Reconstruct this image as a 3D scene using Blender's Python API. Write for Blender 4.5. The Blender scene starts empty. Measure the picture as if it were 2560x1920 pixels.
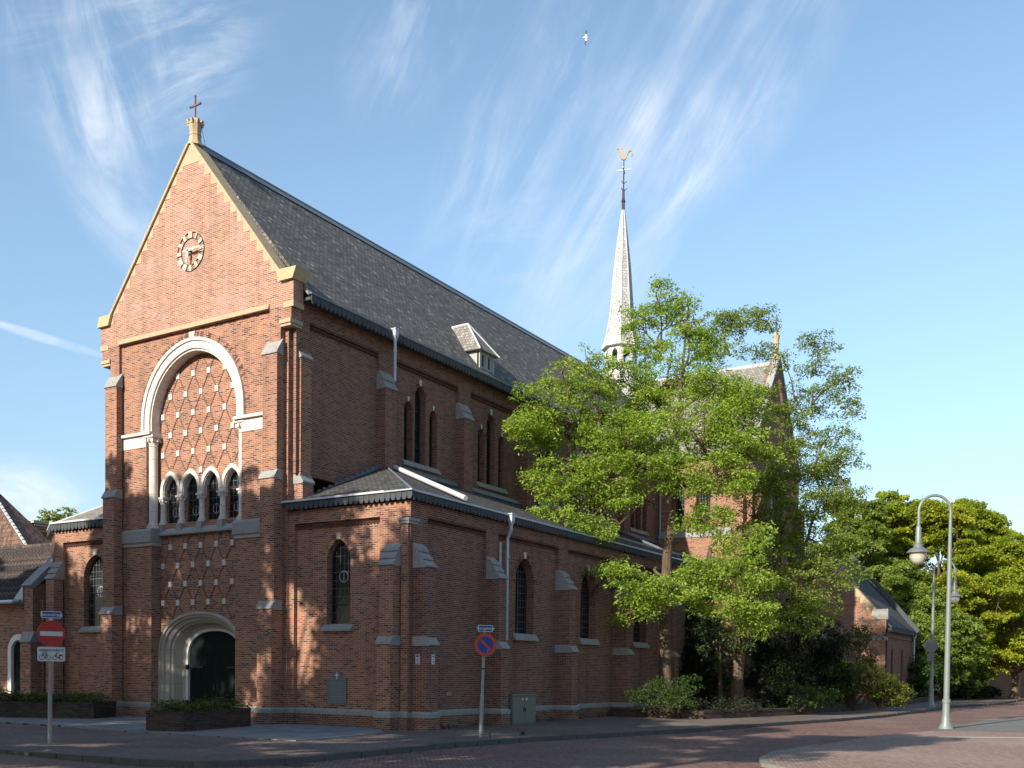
import bpy, bmesh, math, random
import numpy as np
from mathutils import Vector, Matrix
from mathutils.geometry import tessellate_polygon
random.seed(7); RNG = np.random.default_rng(7)
SC = bpy.context.scene; COL = SC.collection
R = math.radians

# ------------------------------------------------------------ camera
CAMP = Vector((28.2, -24.5, 1.8))
F_PX, PX, PY = 2547.96, 1283.64, 1750.17            # focal length and principal point in photo pixels (2560 x 1920)
def cam_axes(yaw, pitch, roll):
    fwd = Vector((-math.sin(yaw)*math.cos(pitch), math.cos(yaw)*math.cos(pitch), math.sin(pitch)))
    right = Vector((math.cos(yaw), math.sin(yaw), 0)); down = fwd.cross(right)
    c, r = math.cos(roll), math.sin(roll)
    return c*right + r*down, -r*right + c*down, fwd
AX_R, AX_D, AX_F = cam_axes(R(31.3767), R(-1.58198), R(-0.62921))
cam = bpy.data.cameras.new('camera'); camo = bpy.data.objects.new('camera', cam); COL.objects.link(camo)
camo.matrix_world = Matrix(((AX_R.x, -AX_D.x, -AX_F.x, CAMP.x), (AX_R.y, -AX_D.y, -AX_F.y, CAMP.y), (AX_R.z, -AX_D.z, -AX_F.z, CAMP.z), (0, 0, 0, 1)))
cam.sensor_width = 36; cam.lens = F_PX/2560*36; cam.clip_end = 3000; cam.clip_start = .1
cam.shift_x = (1280-PX)/2560; cam.shift_y = (PY-960)/2560
SC.camera = camo
SC.render.resolution_x, SC.render.resolution_y = 1024, 768
def ray(u, v): return AX_R*((u-PX)/F_PX) + AX_D*((v-PY)/F_PX) + AX_F
def at(u, v, depth): return CAMP + ray(u, v)*depth    # a point at a known distance along the view
def azel(u, v):
    d = ray(u, v).normalized(); return math.atan2(d.x, d.y), math.asin(d.z)

# ------------------------------------------------------------ sky, sun, exposure
SUN_EL, SUN_AZ = R(25.5), R(7.5)                      # the sun stands in front of the gable, a little to its left
world = bpy.data.worlds.new('World'); SC.world = world; world.use_nodes = True
wn, wl = world.node_tree.nodes, world.node_tree.links
def wnode(t, **k):
    n = wn.new(t)
    for a, b in k.items(): setattr(n, a, b)
    return n
bg = wn['Background']; bg.inputs[1].default_value = 0.125
sky = wnode('ShaderNodeTexSky'); sky.sky_type = 'NISHITA'; sky.sun_disc = False
sky.sun_elevation = SUN_EL; sky.sun_rotation = math.pi + SUN_AZ; sky.air_density = 1.0; sky.dust_density = 0.6; sky.ozone_density = 1.6
def wmath(op, a, b=None, c=None):
    n = wnode('ShaderNodeMath', operation=op)
    for i, v in enumerate((a, b, c)):
        if v is None: continue
        if isinstance(v, (int, float)): n.inputs[i].default_value = v
        else: wl.new(v, n.inputs[i])
    return n.outputs[0]
tc = wnode('ShaderNodeTexCoord'); sep = wnode('ShaderNodeSeparateXYZ'); wl.new(tc.outputs['Generated'], sep.inputs[0])
az = wmath('ARCTAN2', sep.outputs[0], sep.outputs[1]); el = wmath('ARCSINE', sep.outputs[2])
ae = wnode('ShaderNodeCombineXYZ'); wl.new(az, ae.inputs[0]); wl.new(el, ae.inputs[1])
def cirrus(u, v, du, dv, rot, stretch, scale, lo, hi, gain, seed):
    """a patch of cirrus: streaks of noise inside a soft ellipse of sky directions"""
    a0, e0 = azel(u, v)
    mp = wnode('ShaderNodeMapping', vector_type='TEXTURE'); wl.new(ae.outputs[0], mp.inputs[0])
    mp.inputs['Location'].default_value = (a0, e0, 0); mp.inputs['Rotation'].default_value = (0, 0, rot); mp.inputs['Scale'].default_value = (du, dv, 1)
    g = wnode('ShaderNodeTexGradient', gradient_type='SPHERICAL'); wl.new(mp.outputs[0], g.inputs[0])
    m2 = wnode('ShaderNodeMapping', vector_type='TEXTURE'); wl.new(ae.outputs[0], m2.inputs[0])
    m2.inputs['Location'].default_value = (seed, seed*2, seed); m2.inputs['Rotation'].default_value = (0, 0, rot); m2.inputs['Scale'].default_value = (stretch, 1, 1)
    n0 = wnode('ShaderNodeTexNoise'); wl.new(ae.outputs[0], n0.inputs[0]); n0.inputs['Scale'].default_value = 9+seed*.3; n0.inputs['Detail'].default_value = 5; br = wnode('ShaderNodeMapRange'); wl.new(n0.outputs[0], br.inputs[0]); br.inputs[1].default_value = .36; br.inputs[2].default_value = .66; br.inputs[3].default_value = .15
    nz = wnode('ShaderNodeTexNoise'); wl.new(m2.outputs[0], nz.inputs[0]); nz.inputs['Scale'].default_value = scale; nz.inputs['Detail'].default_value = 9; nz.inputs['Roughness'].default_value = .62; nz.inputs['Distortion'].default_value = .6
    mr = wnode('ShaderNodeMapRange', interpolation_type='SMOOTHSTEP'); wl.new(nz.outputs[0], mr.inputs[0]); mr.inputs[1].default_value = lo; mr.inputs[2].default_value = hi
    s = wmath('SMOOTH_MIN', g.outputs[1], .55, .3)
    return wmath('MULTIPLY', wmath('MULTIPLY', wmath('MULTIPLY', mr.outputs[0], br.outputs[0]), s), gain)
clouds = None
CLOUDS = [ # u, v, half sizes in radians, direction, stretch, noise scale, thresholds, gain, seed
 (170, 90, .12, .10, -1.25, 3.4, 26, .38, .76, 1.2, 1.3),
 (380, 110, .15, .075, .42, 4.4, 30, .38, .76, 1.1, 2.9),
 (1290, 330, .17, .06, 1.0, 4.2, 24, .40, .78, 1.0, 2.1),
 (1640, 300, .27, .085, .98, 4.6, 20, .36, .78, 1.25, 3.7),
 (1860, 130, .17, .08, .9, 4.2, 22, .36, .78, 1.2, 5.2),
 (1340, 590, .10, .04, .15, 3.5, 26, .40, .78, .9, 6.6),
 (1030, 60, .10, .06, .95, 4.0, 24, .40, .76, .95, 7.7),
 (320, 530, .085, .045, -.75, 3.2, 24, .30, .72, 1.3, 8.8),
 (1640, 590, .16, .028, .78, 5.0, 22, .36, .74, .9, 9.9),
 (60, 1270, .07, .05, .1, 2.2, 22, .28, .70, 1.3, 4.4),
 (120, 848, .058, .0050, -.17, 8.0, 60, .10, .60, 1.7, 11.),
 (1500, 500, .45, .16, .9, 3.0, 11, .40, .90, .55, 12.),
]
for c in CLOUDS:
    o = cirrus(*c); clouds = o if clouds is None else wmath('ADD', clouds, o)
clouds = wmath('MINIMUM', clouds, .8)
hsv = wnode('ShaderNodeHueSaturation'); hsv.inputs['Saturation'].default_value = .97; hsv.inputs['Hue'].default_value = .492; hsv.inputs['Value'].default_value = 1.0
# extra brightness is put into the northern sky, away from the sun
nwd = wnode('ShaderNodeVectorMath', operation='DOT_PRODUCT'); wl.new(tc.outputs['Generated'], nwd.inputs[0]); nwd.inputs[1].default_value = (-.50, .84, .2)
lift = wnode('ShaderNodeMapRange', interpolation_type='SMOOTHSTEP'); wl.new(nwd.outputs['Value'], lift.inputs[0])
for i_, v_ in enumerate((.1, .75, .95, 1.22)): lift.inputs[i_+1].default_value = v_
hzn = wnode('ShaderNodeMapRange', interpolation_type='SMOOTHSTEP'); wl.new(sep.outputs[2], hzn.inputs[0])
for i_, v_ in enumerate((-.02, .42, .66, 1.0)): hzn.inputs[i_+1].default_value = v_
wl.new(wmath('MULTIPLY', lift.outputs[0], hzn.outputs[0]), hsv.inputs['Value'])
wl.new(sky.outputs[0], hsv.inputs['Color'])
mixc = wnode('ShaderNodeMix', data_type='RGBA'); wl.new(clouds, mixc.inputs[0]); wl.new(hsv.outputs[0], mixc.inputs[6]); mixc.inputs[7].default_value = (5.6, 5.85, 6.15, 1)
wl.new(mixc.outputs[2], bg.inputs[0])

sun = bpy.data.lights.new('sun', 'SUN'); suno = bpy.data.objects.new('sun', sun); COL.objects.link(suno)
sun.energy = 4.6; sun.angle = R(.53); sun.color = (1, .90, .76)
sdir = Vector((-math.sin(SUN_AZ)*math.cos(SUN_EL), -math.cos(SUN_AZ)*math.cos(SUN_EL), math.sin(SUN_EL)))
suno.rotation_euler = sdir.to_track_quat('Z', 'Y').to_euler(); suno.location = (0, -60, 60)
SC.view_settings.view_transform = 'Standard'; SC.view_settings.look = 'None'; SC.view_settings.gamma = 1; SC.view_settings.exposure = 0.68
# ------------------------------------------------------------ materials
class NT:
    def __init__(s, name, rough=.85, spec=.3):
        s.m = bpy.data.materials.new(name); s.m.use_nodes = True; s.n = s.m.node_tree.nodes; s.l = s.m.node_tree.links
        s.b = s.n['Principled BSDF']; s.b.inputs['Roughness'].default_value = rough; s.b.inputs['Specular IOR Level'].default_value = spec
        s._g = None
    def node(s, t, ins=None, **k):
        n = s.n.new(t)
        for a, b in k.items(): setattr(n, a, b)
        for i, v in (ins or {}).items():
            if hasattr(v, 'is_output'): s.l.new(v, n.inputs[i])
            else: n.inputs[i].default_value = v
        return n
    def math(s, op, a, b=0., c=None):
        return s.node('ShaderNodeMath', {0: a, 1: b, **({2: c} if c is not None else {})}, operation=op).outputs[0]
    def pos(s):
        if s._g is None: s._g = s.node('ShaderNodeNewGeometry')
        return s._g.outputs['Position']
    def nrm(s):
        s.pos(); return s._g.outputs['True Normal']
    def noise(s, scale, detail=4, rough=.55, vec=None, out=0):
        return s.node('ShaderNodeTexNoise', {'Vector': vec if vec is not None else s.pos(), 'Scale': scale, 'Detail': detail, 'Roughness': rough}).outputs[out]
    def ramp(s, fac, stops, interp='LINEAR'):
        n = s.node('ShaderNodeValToRGB', {0: fac}); e = n.color_ramp; e.interpolation = interp
        while len(e.elements) < len(stops): e.elements.new(.5)
        for q, (p, c) in zip(e.elements, stops): q.position = p; q.color = (*c, 1) if len(c) == 3 else c
        return n.outputs[0]
    def mix(s, fac, a, b, mode='MIX'):
        n = s.node('ShaderNodeMix', data_type='RGBA', blend_type=mode)
        for i, v in ((0, fac), (6, a), (7, b)):
            if hasattr(v, 'is_output'): s.l.new(v, n.inputs[i])
            else: n.inputs[i].default_value = v if i == 0 else ((*v, 1) if len(v) == 3 else v)
        return n.outputs[2]
    def maprange(s, v, a, b, c=0., d=1.):
        return s.node('ShaderNodeMapRange', {0: v, 1: a, 2: b, 3: c, 4: d}).outputs[0]
    def walluv(s):
        """u runs along a wall of any facing, v is height"""
        n = s.node('ShaderNodeSeparateXYZ', {0: s.nrm()}); p = s.node('ShaderNodeSeparateXYZ', {0: s.pos()})
        ax = s.math('ABSOLUTE', n.outputs[0]); ay = s.math('ABSOLUTE', n.outputs[1])
        side = s.math('GREATER_THAN', ax, ay)
        u = s.node('ShaderNodeMix', {0: side, 2: p.outputs[0], 3: p.outputs[1]}).outputs[0]
        return s.node('ShaderNodeCombineXYZ', {0: u, 1: p.outputs[2], 2: 0.}).outputs[0]
    def brick(s, vec, w, h, mortar, off=.5):
        n = s.node('ShaderNodeTexBrick', {'Vector': vec, 'Color1': (0, 0, 0, 1), 'Color2': (1, 1, 1, 1), 'Mortar': (.5, .5, .5, 1), 'Scale': 1., 'Mortar Size': mortar, 'Mortar Smooth': .15, 'Bias': 0., 'Brick Width': w, 'Row Height': h}, offset=off)
        return n.outputs[0], n.outputs[1]
    def color(s, c): s.l.new(c, s.b.inputs['Base Color']) if hasattr(c, 'is_output') else setattr(s.b.inputs['Base Color'], 'default_value', (*c, 1))
    def bump(s, h, strength=.4, dist=.02):
        s.l.new(s.node('ShaderNodeBump', {'Height': h, 'Strength': strength, 'Distance': dist}).outputs[0], s.b.inputs['Normal'])

def mat_brick(name, stops, mortar, w=.215, h=.0625, msize=.010, pale=0., stain=.5, soot=.35, stretch=None):
    t = NT(name, .9, .2); uv = t.walluv()
    rnd, fac = t.brick(uv, w, h, msize)
    c = t.ramp(rnd, stops)
    c = t.mix(fac, c, mortar)
    runs = t.noise(1., 6, .6, vec=t.node('ShaderNodeMapping', {0: t.pos(), 3: (2.2, 2.2, .16)}).outputs[0]); c = t.mix(t.maprange(runs, .50, .78, 0, .55), c, t.mix(1., c, (.42, .40, .40), 'MULTIPLY'))
    big = t.noise(.55, 6, .62); mid = t.noise(3.2, 5, .6)
    c = t.mix(t.maprange(big, .42, .72, 0, stain), c, t.mix(.6, c, (.20, .11, .085)))
    c = t.mix(t.maprange(mid, .5, .8, 0, soot), c, (.085, .062, .055))
    if pale:
        sp = t.noise(5.5, 4, .7); c = t.mix(t.maprange(sp, .55, .80, 0, pale), c, (.52, .40, .33))
        bl = t.noise(.9, 4, .6); c = t.mix(t.maprange(bl, .48, .62, 0, .5*pale), c, (.42, .30, .25))
    else:
        sp = t.noise(9., 3, .7); c = t.mix(t.maprange(sp, .66, .80, 0, .55), c, (.42, .34, .29))
    t.color(c); t.bump(t.math('MULTIPLY', fac, -1.), .5, .012)
    return t.m
RED = [(0, (.080, .034, .027)), (.12, (.13, .048, .032)), (.22, (.26, .092, .046)), (.60, (.37, .138, .066)), (.90, (.43, .180, .090)), (1, (.24, .095, .060))]
PALE = [(0, (.19, .085, .062)), (.2, (.29, .115, .072)), (.5, (.37, .155, .092)), (.85, (.42, .190, .115)), (1, (.32, .17, .125))]
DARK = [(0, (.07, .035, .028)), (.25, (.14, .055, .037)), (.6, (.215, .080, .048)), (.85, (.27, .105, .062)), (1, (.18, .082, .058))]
M = {}
M['brick'] = mat_brick('brick_red', RED, (.40, .33, .27))
M['brick_pale'] = mat_brick('brick_weathered', PALE, (.46, .38, .31), pale=.7, stain=.25, soot=.12)
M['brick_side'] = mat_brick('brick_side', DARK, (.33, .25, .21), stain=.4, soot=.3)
M['brick_rib'] = mat_brick('brick_rib', [(0, (.16, .06, .042)), (1, (.28, .105, .06))], (.30, .22, .17))
M['brick_dark'] = mat_brick('brick_dark', [(0, (.05, .03, .028)), (1, (.20, .075, .05))], (.16, .11, .09))
M['brick_house'] = mat_brick('brick_house', [(0, (.34, .18, .13)), (.5, (.46, .27, .20)), (1, (.52, .33, .26))], (.50, .40, .33), stain=.15, soot=.1)
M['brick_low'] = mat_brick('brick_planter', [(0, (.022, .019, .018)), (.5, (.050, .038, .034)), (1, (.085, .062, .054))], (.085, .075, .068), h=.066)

def mat_stone(name, a, b, dirt, amt=.5, scale=2.5, lichen=None, joint=None):
    t = NT(name, .85, .25)
    c = t.mix(t.noise(scale, 6, .65), a, b)
    d = t.noise(scale*1.9, 7, .7, vec=t.node('ShaderNodeMapping', {0: t.pos(), 3: (1, 1, .45)}).outputs[0])
    c = t.mix(t.maprange(d, .48, .74, 0, amt), c, dirt)
    if lichen: c = t.mix(t.maprange(t.noise(lichen[1], 5, .7), lichen[2], lichen[2]+.13, 0, .9), c, lichen[0])
    if joint:
        _, f = t.brick(t.walluv(), joint[0], joint[1], .008); c = t.mix(t.math('MULTIPLY', f, .55), c, (.12, .11, .10))
    t.color(c); t.bump(t.noise(22, 4), .25, .01); return t.m
M['sand'] = mat_stone('sandstone_trim', (.40, .32, .21), (.48, .39, .26), (.25, .20, .13), .6, 3, ((.52, .33, .08), 2.4, .63))
M['lichen'] = mat_stone('sandstone_lichen', (.46, .35, .19), (.52, .43, .29), (.50, .28, .05), .7, 6)
M['white'] = mat_stone('limestone', (.60, .55, .49), (.68, .64, .58), (.34, .31, .27), .35, 2.2, joint=(1.1, .62))
M['grey'] = mat_stone('bluestone', (.27, .275, .27), (.36, .36, .345), (.13, .13, .125), .6, 4)
M['portal'] = mat_stone('portal_stone', (.40, .36, .29), (.48, .44, .37), (.22, .21, .17), .45, 2.6, joint=(.8, .62))
M['node'] = mat_stone('stone_node', (.58, .55, .50), (.66, .62, .57), (.36, .33, .29), .3, 7)
M['plaque'] = mat_stone('plaque_stone', (.145, .165, .17), (.175, .19, .195), (.11, .125, .13), .4, 3)

def mat_slate(name, stops, w, h, lich=.5, moss=.3, axis='x', mortar=(.035, .037, .042)):
    t = NT(name, .85, .18); p = t.node('ShaderNodeSeparateXYZ', {0: t.pos()}); n = t.node('ShaderNodeSeparateXYZ', {0: t.nrm()})
    side = t.math('GREATER_THAN', t.math('ABSOLUTE', n.outputs[0]), t.math('ABSOLUTE', n.outputs[1]))
    u = t.node('ShaderNodeMix', {0: side, 2: p.outputs[0], 3: p.outputs[1]}).outputs[0]
    horiz = t.math('SQRT', t.math('MAXIMUM', t.math('SUBTRACT', 1., t.math('MULTIPLY', n.outputs[2], n.outputs[2])), .02))
    v = t.math('DIVIDE', p.outputs[2], horiz)
    uv = t.node('ShaderNodeCombineXYZ', {0: u, 1: v, 2: 0.}).outputs[0]
    rnd, fac = t.brick(uv, w, h, .014)
    c = t.ramp(rnd, stops); c = t.mix(fac, c, mortar)
    c = t.mix(t.maprange(t.noise(.8, 6, .65), .45, .75, 0, .35), c, t.mix(1., c, (.55, .55, .56), 'MULTIPLY'))
    c = t.mix(t.maprange(t.noise(7, 3, .75), .62, .74, 0, lich), c, (.40, .40, .37))
    c = t.mix(t.maprange(t.noise(1.6, 6, .7), .56, .72, 0, moss), c, (.16, .145, .075))
    t.color(c); t.bump(t.math('MULTIPLY', fac, -1.), .8, .03); return t.m
SL = [(0, (.105, .102, .10)), (.3, (.14, .136, .131)), (.7, (.175, .168, .16)), (.93, (.215, .207, .197)), (1, (.36, .35, .335))]
M['slate'] = mat_slate('slate_roof', SL, .22, .15, .35, .45, mortar=(.06, .06, .062))
M['slate_low'] = mat_slate('slate_low_roof', [(0, (.05, .052, .057)), (.5, (.085, .085, .088)), (1, (.13, .128, .12))], .20, .12, .3, .55)
M['slate_tower'] = mat_slate('slate_silver', [(0, (.42, .42, .41)), (.5, (.52, .52, .51)), (1, (.60, .60, .59))], .16, .17, .3, .03, mortar=(.30, .30, .30))
M['slate_grey'] = mat_slate('slate_grey', [(0, (.20, .19, .17)), (.5, (.27, .255, .23)), (1, (.34, .325, .29))], .18, .16, .3, .35, mortar=(.12, .115, .105))
M['slate_fascia'] = mat_stone('slate_fascia', (.058, .066, .072), (.088, .098, .105), (.04, .045, .05), .4, 2.2)
M['pantile'] = mat_slate('pantile_roof', [(0, (.05, .045, .045)), (.5, (.10, .080, .075)), (1, (.17, .12, .10))], .20, .30, .25, .25)
M['pantile_old'] = mat_slate('pantile_old', [(0, (.10, .055, .04)), (.5, (.17, .10, .075)), (1, (.24, .15, .11))], .22, .30, .25, .3)

def mat_flat(name, c, rough=.6, spec=.4, metal=0, var=.12, scale=6):
    t = NT(name, rough, spec); t.b.inputs['Metallic'].default_value = metal
    t.color(t.mix(t.noise(scale, 5, .65), tuple(x*(1-var) for x in c), tuple(min(1, x*(1+var)) for x in c))); return t.m
M['zinc'] = mat_flat('zinc', (.42, .46, .52), .45, .5, .3, .18)
M['zinc_light'] = mat_flat('zinc_light', (.66, .67, .68), .4, .5, .2, .1)
M['lead'] = mat_flat('lead', (.17, .20, .235), .5, .5, .2, .25, 3)
M['iron'] = mat_flat('iron', (.055, .045, .045), .6, .4, .4, .3, 12)
M['iron_rust'] = mat_flat('iron_rust', (.16, .10, .09), .7, .3, .3, .4, 12)
M['black'] = mat_flat('black_paint', (.012, .012, .013), .5)
M['greendoor'] = mat_flat('door_paint', (.007, .014, .0135), .7, .12, 0, .25, 4)
M['whitepaint'] = mat_flat('white_paint', (.72, .72, .70), .5, .4, 0, .08, 5)
M['cream'] = mat_flat('cream_paint', (.62, .58, .48), .6, .3, 0, .08, 5)
M['woodgrey'] = mat_flat('weathered_wood', (.36, .38, .37), .8, .2, 0, .3, 9)
M['polegrey'] = mat_flat('pole_grey', (.25, .29, .29), .45, .5, .3, .18, 5)
M['lampgreen'] = mat_flat('lamp_paint', (.20, .235, .225), .42, .5, .1, .12, 4)
M['lampdark'] = mat_flat('lamp_hood', (.15, .165, .175), .5, .4, .1, .2, 6)
M['signred'] = mat_flat('sign_red', (.42, .022, .020), .4, .5, 0, .05)
M['signorange'] = mat_flat('sign_red_rim', (.50, .060, .022), .4, .5, 0, .06)
M['signblue'] = mat_flat('sign_blue', (.016, .055, .28), .4, .5, 0, .05)
M['signwhite'] = mat_flat('sign_white', (.62, .64, .66), .4, .5, 0, .04)
M['cabinet'] = mat_flat('cabinet_paint', (.17, .185, .15), .6, .3, 0, .15, 5)
M['gilt'] = mat_flat('stone_cream', (.70, .62, .50), .7, .3, 0, .1, 12)
M['cock'] = mat_flat('old_gilding', (.30, .27, .18), .6, .3, .2, .3, 9)
M['feather'] = mat_flat('feather_white', (.75, .75, .75), .8); M['wing'] = mat_flat('feather_dark', (.07, .075, .085), .8)

def mat_glass(name, gw, gh, line=(.16, .17, .17), glass=(.012, .015, .017), msize=.012):
    t = NT(name, .12, .5); rnd, fac = t.brick(t.walluv(), gw, gh, msize, 0.)
    c = t.mix(t.noise(3, 3), tuple(.6*x for x in glass), tuple(1.6*x for x in glass))
    t.color(t.mix(fac, c, line)); t.l.new(t.mix(fac, (.16, .16, .16), (.6, .6, .6)), t.b.inputs['Roughness'])
    t.bump(t.math('ADD', t.noise(5, 2), t.math('MULTIPLY', rnd, .6)), .12, .02); return t.m
M['leaded'] = mat_glass('leaded_glass', .17, .26, (.085, .09, .09), (.008, .010, .011), .010); M['darkglass'] = mat_glass('dark_glass', .6, .75, (.02, .02, .02))
M['pane'] = mat_flat('window_pane', (.03, .04, .05), .1, .6)
t = NT('lamp_globe', .18, .5); t.color((.80, .76, .62)); t.b.inputs['Transmission Weight'].default_value = .45; t.b.inputs['Subsurface Weight'].default_value = .2; M['globe'] = t.m

def mat_pavers(name, stops, joint, w, h, rot=0., big=.5, dirt=(.10, .09, .085), worn=(.30, .24, .20), rough=.85, size=.012):
    t = NT(name, rough, .3)
    v = t.node('ShaderNodeMapping', {0: t.pos(), 2: (0, 0, rot)}).outputs[0]
    rnd, fac = t.brick(v, w, h, size)
    c = t.ramp(rnd, stops); c = t.mix(fac, c, joint)
    c = t.mix(t.maprange(t.noise(.35, 7, .65), .40, .70, 0, big), c, dirt)
    c = t.mix(t.maprange(t.noise(.22, 6, .6, vec=t.node('ShaderNodeMapping', {0: t.pos(), 1: (7, 3, 0)}).outputs[0]), .46, .7, 0, big), c, worn)
    c = t.mix(t.maprange(t.noise(2.5, 6, .7), .55, .8, 0, .4), c, dirt)
    t.color(c); t.bump(t.math('MULTIPLY', fac, -1.), .5, .012); return t.m
M['road'] = mat_pavers('road_clinkers', [(0, (.16, .082, .066)), (.5, (.225, .118, .095)), (1, (.28, .165, .135))], (.10, .075, .066), .21, .10, R(52), .4, (.13, .085, .075), (.31, .22, .185))
M['pave'] = mat_pavers('pavement_clinkers', [(0, (.13, .095, .085)), (.5, (.18, .13, .115)), (1, (.23, .175, .155))], (.09, .075, .07), .21, .10, R(8), .5, (.10, .085, .075), (.27, .225, .20))
M['pave_r'] = mat_pavers('island_clinkers', [(0, (.24, .155, .125)), (.5, (.31, .205, .165)), (1, (.37, .265, .22))], (.20, .15, .125), .21, .10, R(70), .45, (.22, .16, .13), (.40, .31, .26))
M['slabs'] = mat_pavers('concrete_slabs', [(0, (.185, .195, .21)), (.5, (.24, .25, .265)), (1, (.30, .31, .32))], (.10, .105, .11), .60, .40, 0, .35, (.14, .145, .15), (.34, .335, .32))
M['kerb'] = mat_stone('kerb_stone', (.20, .19, .175), (.27, .255, .235), (.09, .085, .07), .6, 3)
M['kerb_dark'] = mat_stone('kerb_dark', (.075, .075, .075), (.11, .11, .108), (.045, .045, .042), .5, 3)
t = NT('asphalt', .9, .3); c = t.mix(t.noise(60, 3), (.10, .10, .095), (.19, .19, .18)); t.color(t.mix(t.maprange(t.noise(.5, 6), .4, .7, 0, .5), c, (.22, .21, .195))); M['asphalt'] = t.m
t = NT('soil', .95, .1); t.color(t.mix(t.noise(5, 6), (.03, .024, .016), (.07, .06, .03))); M['soil'] = t.m
t = NT('bark', .9, .2); v = t.node('ShaderNodeMapping', {0: t.pos(), 3: (6, 6, 1.2)}).outputs[0]; nz = t.noise(2.2, 6, .7, vec=v)
t.color(t.ramp(nz, [(.3, (.055, .042, .030)), (.55, (.14, .105, .072)), (.75, (.23, .18, .125))])); t.bump(nz, .9, .06); M['bark'] = t.m
t = NT('bark_dark', .9, .2); nz = t.noise(5, 6, .7); t.color(t.mix(nz, (.03, .024, .018), (.10, .08, .058))); M['bark_dark'] = t.m
def mat_leaf(name, c1, c2, trans=.35, c3=None):
    t = NT(name, .55, .25)
    at_ = t.node('ShaderNodeAttribute', attribute_name='tint').outputs['Fac']
    stops = [(0, c1), (1, c2)] if c3 is None else [(0, c1), (.6, c2), (1, c3)]
    c = t.ramp(at_, stops); c = t.mix(t.maprange(t.noise(.9, 4, .6), .35, .7, 0, .45), c, t.mix(1., c, (.62, .70, .55), 'MULTIPLY'))
    t.color(c)
    tr = t.node('ShaderNodeBsdfTranslucent', {0: t.mix(1., c, (1.25, 1.15, .55), 'MULTIPLY')})
    mx = t.node('ShaderNodeMixShader', {0: trans, 1: t.b.outputs[0], 2: tr.outputs[0]})
    t.l.new(mx.outputs[0], t.n['Material Output'].inputs[0]); return t.m
M['leaf_locust'] = mat_leaf('leaf_locust', (.17, .285, .035), (.31, .44, .060), .45, (.45, .55, .12))
M['leaf_olive'] = mat_leaf('leaf_olive', (.12, .19, .030), (.22, .30, .050), .42, (.33, .40, .10))
M['leaf_dark'] = mat_leaf('leaf_dark', (.010, .020, .008), (.026, .045, .014), .15)
M['leaf_holly'] = mat_leaf('leaf_holly', (.030, .055, .016), (.075, .105, .040), .15, (.14, .17, .08))
M['leaf_shrub'] = mat_leaf('leaf_shrub', (.030, .070, .014), (.075, .135, .026), .3)
M['leaf_yellow'] = mat_leaf('leaf_yellow', (.17, .25, .026), (.33, .40, .036), .45, (.48, .47, .05))
M['leaf_bright'] = mat_leaf('leaf_bright', (.075, .115, .016), (.17, .19, .026), .3)
M['leaf_street'] = mat_leaf('leaf_street', (.045, .085, .015), (.10, .155, .03), .3)
M['leaf_juniper'] = mat_leaf('leaf_juniper', (.040, .070, .012), (.115, .155, .024), .2)
M['grass'] = mat_leaf('weed_green', (.03, .06, .012), (.09, .12, .03), .3)
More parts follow.
